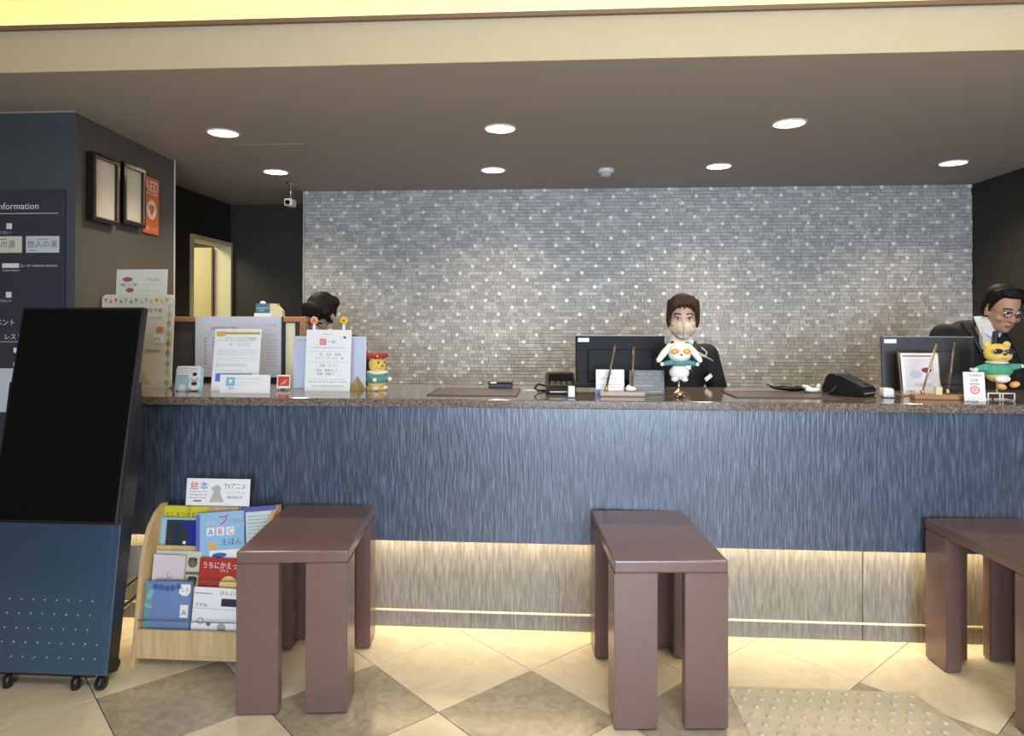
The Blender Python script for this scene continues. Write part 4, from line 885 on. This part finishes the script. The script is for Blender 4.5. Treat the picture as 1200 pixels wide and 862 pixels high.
bm = bmesh.new(); tube(bm, [X @ Vector(p) for p in ((0, -.1035, -.008), (0, -.1105, -.04), (0, -.104, -.07), (0, -.091, -.098))], .0016); new('mask_seam', bm, mat('mask_seam', (.45, .36, .26), .9), mk)
for s in (-1, 1):
    bm = bmesh.new(); tube(bm, [X @ Vector(p) for p in ((s*.06, -.05, -.03), (s*.078, .0, -.005), (s*.082, .015, -.012))], .0016); new('ear_loop', bm, M_mask, mk)
bm = bmesh.new(); chain(bm, [(ch + Vector((.085, -.095, .085)), .0045), (ch + Vector((.112, -.098, .06)), .0045), (ch + Vector((.10, -.108, .035)), .0045), (ch + Vector((.07, -.115, .045)), .004)], 8); chain(bm, [(ch + Vector((.055, -.112, .065)), .0045), (ch + Vector((.145, -.09, .015)), .0045)], 8); new('scarf_pin', bm, mat('pale_ribbon', (.5, .5, .42), .6), t, True)
o = B('name_badge', -.024, .024, -.003, 0, -.011, .011, M_paper, t, .002); o.location = ch + Vector((.115, -.118, -.075)); o.rotation_euler = (0, -.6, .3)

# man bending over the desk at right, head turned to the right
t, X, ch, nk = person('man in black suit, white shirt and glasses bending over behind the grey monitor', (2.335, 4.06, 0), .08,
    (-.02, .08, 1.0), (-.02, .0, 1.275), (.01, -.10, 1.365), (.05, -.17, 1.458), (.32, .06, -.02), [(-.25, .0, 1.03), (.22, -.08, 1.03)], [(-.15, -.12, .92), (.12, -.12, .92)], M_skin, .15)
eyes(t, X); lips(t, X); shirtfront(t, ch, nk, X); lapels(t, ch)
bm = bmesh.new(); ell(bm, (0, .028, .058), (.082, .092, .080)); ell(bm, (0, .055, .0), (.078, .060, .09))
for s in (-1, 1): chain(bm, [((s*.062, -.02, .09), .026), ((s*.076, -.01, .03), .012), ((s*.076, -.008, -.005), .007)])
chain(bm, [((-.045, -.035, .105), .026), ((0, -.048, .112), .026), ((.045, -.035, .105), .026)])
chain(bm, [((-.03, -.06, .095), .014), ((.03, -.066, .098), .016)])
blob('hair', bm, .0045, M_hairb, t, 3, X)
gl = None
bm = bmesh.new()
for s in (-1, 1):
    pts = [X @ Vector((s*.034 + .026*math.cos(a), -.098 + .004*abs(math.cos(a)), .002 + .017*math.sin(a))) for a in [2*PI*k/16 for k in range(17)]]
    tube(bm, pts, .0014, 6); tube(bm, [X @ Vector((s*.06, -.092, .006)), X @ Vector((s*.08, -.04, .008)), X @ Vector((s*.082, .01, .004))], .0015, 6)
tube(bm, [X @ Vector((-.009, -.1, .006)), X @ Vector((.009, -.1, .006))], .0015, 6)
gl = new('glasses', bm, M_steel, t)
for s in (-1, 1):
    bm = bmesh.new(); ell(bm, (s*.034, -.097, .002), (.0255, .001, .0165), sub=2); bmesh.ops.transform(bm, matrix=X, verts=bm.verts[:]); new('lens', bm, M_glass, gl, True)
bm = bmesh.new(); c = Vector(nk) + Vector((0, -.072, -.035)); chain(bm, [(c, .016), (c + Vector((0, .004, -.03)), .010)], 8); chain(bm, [(c + Vector((0, .0, -.03)), .010), (c + Vector((-.01, .01, -.13)), .018)], 8); blob('tie', bm, .004, mat('dark_tie', (.05, .04, .07), .6), t, 2)

# woman bowing behind the left signs, only the top of her head shows
t, X, ch, nk = person('woman with dark hair bowing low behind the sign with flower clips', (-1.435, 4.34, 0), .0,
    (0, .05, 1.0), (0, -.10, 1.20), (0, -.19, 1.30), (.0, -.25, 1.43), (.85, .12, -.25), [(-.23, .0, .98), (.23, .0, .98)], [(-.1, -.14, .9), (.12, -.14, .9)], M_skinw)
eyes(t, X); shirtfront(t, ch, nk, X)
bm = bmesh.new(); ell(bm, (0, .020, .055), (.085, .098, .082)); ell(bm, (0, .045, .0), (.082, .072, .09)); ell(bm, (.045, .07, .05), (.05, .05, .04))
for s in (-1, 1): chain(bm, [((s*.062, -.035, .085), .026), ((s*.078, -.04, .025), .015), ((s*.078, -.015, -.02), .012)])
for u in (-.045, -.02, .008, .036): chain(bm, [((u*.8, -.04, .108), .024), ((u*1.2, -.085, .065), .012)])
blob('hair', bm, .0045, M_hairb, t, 3, X)
bm = bmesh.new(); ell(bm, (0, -.032, -.058), (.065, .062, .052)); ell(bm, (0, -.075, -.03), (.03, .028, .025)); blob('face_mask', bm, .004, mat('white_mask_cloth', (.7, .66, .62), .85), t, 2, X)
bpy.context.view_layer.update()
